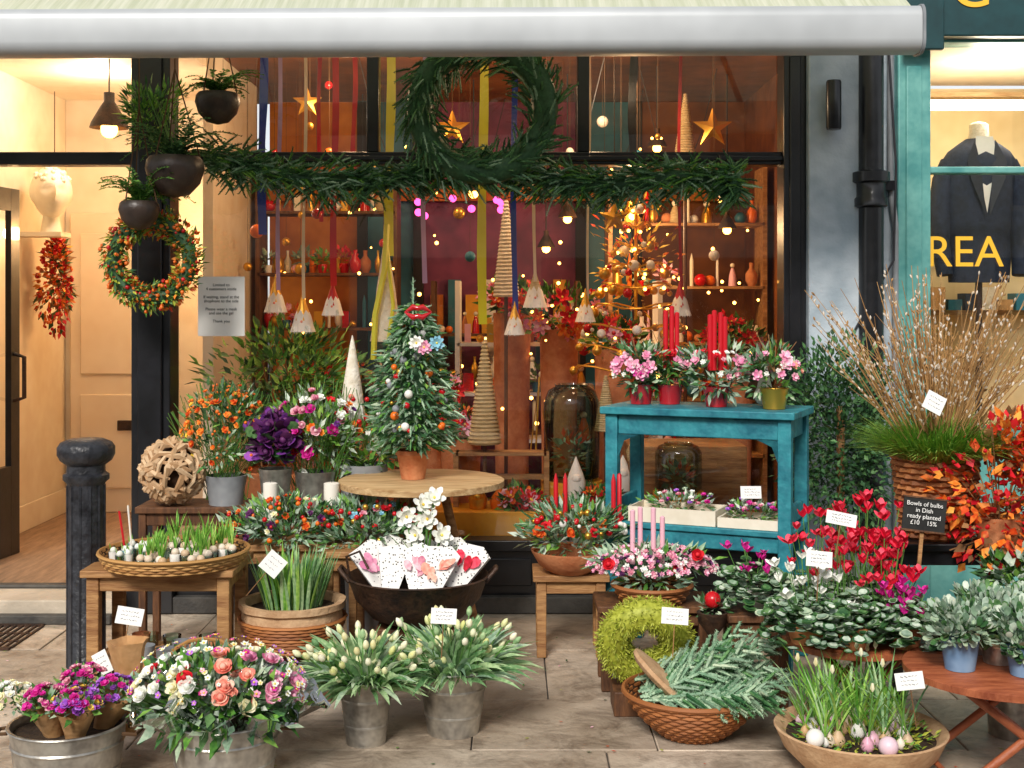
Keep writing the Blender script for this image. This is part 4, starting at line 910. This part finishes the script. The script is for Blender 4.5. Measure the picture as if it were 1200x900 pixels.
for i in range(2200):
    a=U(0,6.283); k=.16*R.random()**.5; b.strap(g+V((k*math.cos(a),k*math.sin(a)-.02,-.03)),V((k*6*math.cos(a),k*6*math.sin(a),1))+rd()*.4,U(.14,.28),.006,'grass',bend=U(.2,1.1),seg=3)
for i in range(170):
    a=U(0,6.283); k=R.random()**.8; base=g+V((.07*k*math.cos(a),.07*k*math.sin(a),-.05)); dd=V((math.cos(a)*k*.75+.05,math.sin(a)*k*.4,1)).normalized(); L=U(.45,.85); wv=rd()*.015; pts=[base+dd*L*t+V((dd.x,dd.y,0))*.12*t*t+wv*math.sin(t*6) for t in (0,.2,.4,.6,.8,1)]
    b.tube(pts,[.004,.0037,.003,.0027,.002,.0013],'willowtwig',4)
    if i%2: q=pts[3]; e=(dd+rd()*.5).normalized(); b.tube([q,q+e*.18],[.0022,.001],'willowtwig',4)
    for j in range(9):
        t=U(.35,1); q=base+dd*L*t+V((dd.x,dd.y,0))*.12*t*t+wv*math.sin(t*6); e=(dd+rd()*.6).normalized(); Q=e.to_track_quat('Z','Y').to_matrix()
        b.lathe([(.001,0),(.004,.006),(.004,.012),(.001,.018)],q,'catkin' if j%3 else 'willowtwig',5,Q=Q,cap0=False)
b.done('pussy_willow_basket')
b=MB(); c=at(1172,580,5.1)
b.foliage(c,(.26,.2,.31),1500,.052,.034,['autumn','autumn','red','orangef','twig'],clumps=30,up=.1); b.foliage(c+V((.15,0,-.2)),(.2,.15,.1),200,.05,.03,['darkgreen','autumn'])
for i in range(36): u=rd(); b.tube([V((c.x,c.y,.75)),c+V((u.x*.27,u.y*.2,u.z*.33))],.003,'twig',4)
for i in range(60): u=rd(); b.ball(c+V((u.x*.25,u.y*.2,u.z*.28)),.009,'berry_red',6,4)
b.lathe([(.08,.702),(.11,.82),(.1,.82)],(c.x,c.y,0),'terracotta',20); b.done('autumn_beech_branches')
def cyclamen(px,d,z,pot,mf,nf,sp=.13,h=.2,nl=150,leafms=['silver','sage','ivy','silver'],size=.035,pr=.075,ph=.07):
    b=MB(); c=V((wx(px,d),d-CD,z)); b.lathe([(pr*.75,0),(pr,ph),(pr*1.06,ph),(pr*1.06,ph+.012),(pr*.9,ph+.012)],c,pot,24); q=c+V((0,0,ph))
    for i in range(nl):
        a=U(0,6.283); k=R.random()**.5; p=q+V((k*sp*math.cos(a),k*sp*math.sin(a),.08*(1-k*k)+U(-.06,.05))); d3=V((math.cos(a),math.sin(a),U(-.5,.4)))+rd()*.3; nn=V((math.cos(a)*.5,math.sin(a)*.5-.3,1)); L=U(.03,.055); W=L*U(.9,1.05)
        b.rleaf(p,d3,L,W,R.choice(['ivy','sage','darkgreen']),n=nn); b.rleaf(p+nn.normalized()*.0015+d3.normalized()*L*.12,d3,L*.7,W*.7,R.choice(leafms),n=nn)
    for i in range(nf):
        a=U(0,6.283); k=R.random()**.6; p=q+V((k*sp*.95*math.cos(a),k*sp*.9*math.sin(a),h*U(.5,1.1)-.04*k)); b.tube([q+V((k*sp*.4*math.cos(a),k*sp*.4*math.sin(a),.02)),p],.002,'stemgreen' ,3)
        tl=rd()*.3; sc=size*U(.75,1.1)
        for j in range(5):
            aa=j*1.257+U(-.2,.2); b.rleaf(p,V((math.cos(aa)*.6,math.sin(aa)*.6,U(.6,1.3)))+tl,sc*U(.85,1.2),sc*.6,mf,n=V((math.cos(aa),math.sin(aa),-.4)),cup=.2)
    b.done('cyclamen_plant')
cyclamen(985,4.95,.385,'terracotta','cycred',20,.15,.3,260,size=.042); cyclamen(1035,4.9,.385,'terracotta','cycred',38,.15,.31,260,size=.046); cyclamen(945,4.83,.385,'terracotta','whitef',16,.15,.24,300,size=.04)
cyclamen(1062,4.76,.385,'terracotta','magenta',22,.11,.17,180,pr=.06,size=.036); cyclamen(1010,5.12,.385,'terracotta','cycred',34,.17,.4,200,size=.046); cyclamen(955,5.15,.385,'terracotta','cycred',16,.14,.36,140,size=.042); cyclamen(1000,4.75,.385,'terracotta','whitef',4,.14,.14,280,pr=.06)
table('plant_stand',(wx(885,5.3),-1.7),.26,.24,.4,'wooddark'); cyclamen(885,5.3,.402,'white','magenta',12,.13,.2,240,leafms=['ivy','silver','sage'],pr=.06)
b=MB(); p=V((wx(835,5.25),-1.75,0)); b.lathe([(.08,0),(.09,.03),(.02,.05),(.015,.3),(.06,.36),(.065,.4),(.05,.4)],p,'iron',18); b.foliage(p+V((0,0,.42)),(.07,.06,.04),70,.04,.015,['darkgreen','sage']); b.ball(p+V((0,0,.45)),.035,'berry_red',12,8); b.done('ornament_on_stand')
for px,d,m_,z in ((1125,4.42,'bluepot',.402),(1170,4.5,'zinc',.402),(1202,4.35,'bluepot',.402),(1150,4.64,'zinc',.402),(1210,4.6,'zinc',.402)):
    b=MB(); c=V((wx(px,d),d-CD,z)); b.lathe([(.05,0),(.065,.1),(.068,.1),(.06,.1)],c,m_,24); b.foliage(c+V((0,0,.15)),(.12,.11,.085),560,.036,.022,['silver','sage','silver','ivy'],clumps=16,rnd=True); b.done('potted_cineraria')
b=MB(); c=V((wx(1190,4.95),-2.05,0)); b.foliage(c+V((0,0,.62)),(.14,.12,.12),400,.05,.03,['green','darkgreen','silver'],clumps=8); b.lathe([(.1,0),(.12,.5),(.11,.5)],c,'zinc',24); b.done('potted_ivy')
b=MB(); c=V((wx(812,4.95),-2.05,0)); b.weave(c,.11,.265,.17,12,'wickerbrown',50,bulge=.02)
b.lathe([(.13,0),(.15,.015),(.15,.03),(.03,.05)],c+V((-.13,-.0,.2)),'claypale',28,Q=Matrix.Rotation(.75,3,'Y'))
def firbr(st,dd,L,wd=.12):
    dd=V(dd).normalized(); sd=dd.cross(V((0,-.5,1))).normalized()
    b.sprig(st,dd,L,'firblue',nl=.02,w=.0055,dens=600,droop=.05,core=.007)
    for k in range(14):
        t=.08+.84*k/14; b.sprig(st+dd*L*t,dd*.8+sd*(1 if k%2 else -1)*.7+rd()*.15,wd*(1.15-t*.7),R.choice(['firblue','firblue','fir','sage']),nl=.019,w=.0055,dens=620,droop=.08,core=.007)
for i in range(26):
    st=c+V((-.2+U(-.02,.1),-.12+U(-.05,.22),.17+U(0,.04))); firbr(st,(1,U(-.2,.3),U(.02,.6)),U(.38,.56))
for i in range(9): firbr(c+V((U(-.12,.1),-.16,.17)),(U(.5,1),-U(.1,.4),U(-.1,.25)),U(.25,.36),.1)
b.done('wicker_bowl_with_fir_branches')
def mossfn(b,p,off,tan):
    b.leaf(p,off+tan*U(-.8,.8)+rd()*.6,U(.012,.03),.006,'moss'); b.leaf(p,off+rd()*.8,U(.012,.026),.005,'moss')
wreath('moss_wreath',at(756,752,5.2),.13,.09,5600,'moss',.04,tilt=.35,fn=mossfn,core=.7)
b=MB(); c=V((wx(756,5.2),-1.75,0)); b.bx(c.x-.13,c.x+.13,-1.85,-1.65,0,.1,'wooddark'); b.done('wooden_box',bevel=.005)
b=MB(); c=V((wx(1008,4.55),-2.45,0)); b.lathe([(.14,0),(.2,.02),(.27,.09),(.298,.15),(.302,.158),(.296,.163),(.28,.155),(.25,.12)],c,'claypale',48); b.lathe([(.262,.13),(.01,.14)],c,'soil',30,cap0=False)
for i in range(46):
    a=U(0,6.283); k=.22*R.random()**.5; p=c+V((k*math.cos(a),k*math.sin(a),.15)); r=U(.014,.03)
    b.lathe([(.003,-r),(r*.8,-r*.6),(r,0),(r*.7,r*.7),(r*.25,r*1.25),(r*.1,r*1.6)],p,R.choice(['bulbskin','bulbskin','onionpink','white']),10)
    for j in range(R.randrange(3,8)): b.strap(p+V((0,0,r*.8)),V((U(-.4,.4),U(-.35,.35),1)),U(.1,.3),.01,R.choice(['shoot','shoot','tulipleaf']),bend=U(.05,.7),seg=5)
    if i%4==0: 
        q=p+V((U(-.03,.03),0,U(.18,.26))); b.tube([p,q],.003,'stemgreen',4); b.lathe([(.002,0),(.009,.012),(.004,.03)],q,'creamf',6)
b.foliage(c+V((0,0,.15)),(.26,.26,.02),900,.03,.009,['moss','green']); b.ball(c+V((.03,-.24,.17)),.034,'onionpink',12,9); b.ball(c+V((-.2,-.17,.175)),.032,'white',12,9)
b.done('clay_bowl_of_bulbs')
b=MB()
for i in range(190): b.leaf(V((U(-2.8,2.8),U(-2.9,-.3),.006)),V((U(-1,1),U(-1,1),.05)),U(.01,.028),.011,R.choice(['autumn','green','pink','darkgreen','moss']),n=V((0,0,1)),fold=.05,droop=-.05)
b.done('fallen_leaves')
# ---------------------------------------------------------------- opposite terrace (reflections)
b=MB(); b.bx(-22,22,-18,-15,-.12,5.6,'stucco'); b.bx(-22,22,-15.05,-14.99,5.6,5.9,'stucco')
x=-20
while x<20:
    b.bx(x,x+1.1,-15.0,-14.96,3.4,5.0,'darkwin'); b.bx(x-.1,x+1.2,-14.99,-14.9,3.28,3.39,'stucco'); b.bx(x-.3,x+1.6,-15.0,-14.95,.4,2.5,'darkwin'); x+=2.6
b.done('terrace_buildings')
# ---------------------------------------------------------------- light, world, camera
w=bpy.data.worlds.new('World'); scene.world=w; w.use_nodes=True; nt=w.node_tree
sky=nt.nodes.new('ShaderNodeTexSky'); sky.sky_type='NISHITA'; sky.sun_disc=False; sky.sun_elevation=math.radians(38); sky.sun_rotation=math.radians(195)
hs=nt.nodes.new('ShaderNodeHueSaturation'); hs.inputs['Saturation'].default_value=.22
bg=nt.nodes['Background']; bg.inputs['Strength'].default_value=.15
nt.links.new(sky.outputs[0],hs.inputs['Color']); nt.links.new(hs.outputs[0],bg.inputs['Color'])
sl=bpy.data.lights.new('Sun','SUN'); sl.energy=3.0; sl.angle=math.radians(16); sl.color=(1,.94,.86)
so=bpy.data.objects.new('Sun',sl); scene.collection.objects.link(so)
sv=V((-.26*math.cos(math.radians(38)),-.966*math.cos(math.radians(38)),math.sin(math.radians(38))))
so.rotation_euler=sv.to_track_quat('Z','Y').to_euler()
cam=bpy.data.cameras.new('Camera'); co=bpy.data.objects.new('Camera',cam); scene.collection.objects.link(co); scene.camera=co
co.location=(0,-CD,CH); co.rotation_euler=(math.pi/2,0,0); cam.lens=45; cam.sensor_width=36; cam.shift_y=-.075; cam.clip_end=500
scene.view_settings.view_transform='Standard'; scene.view_settings.look='None'; scene.view_settings.exposure=0
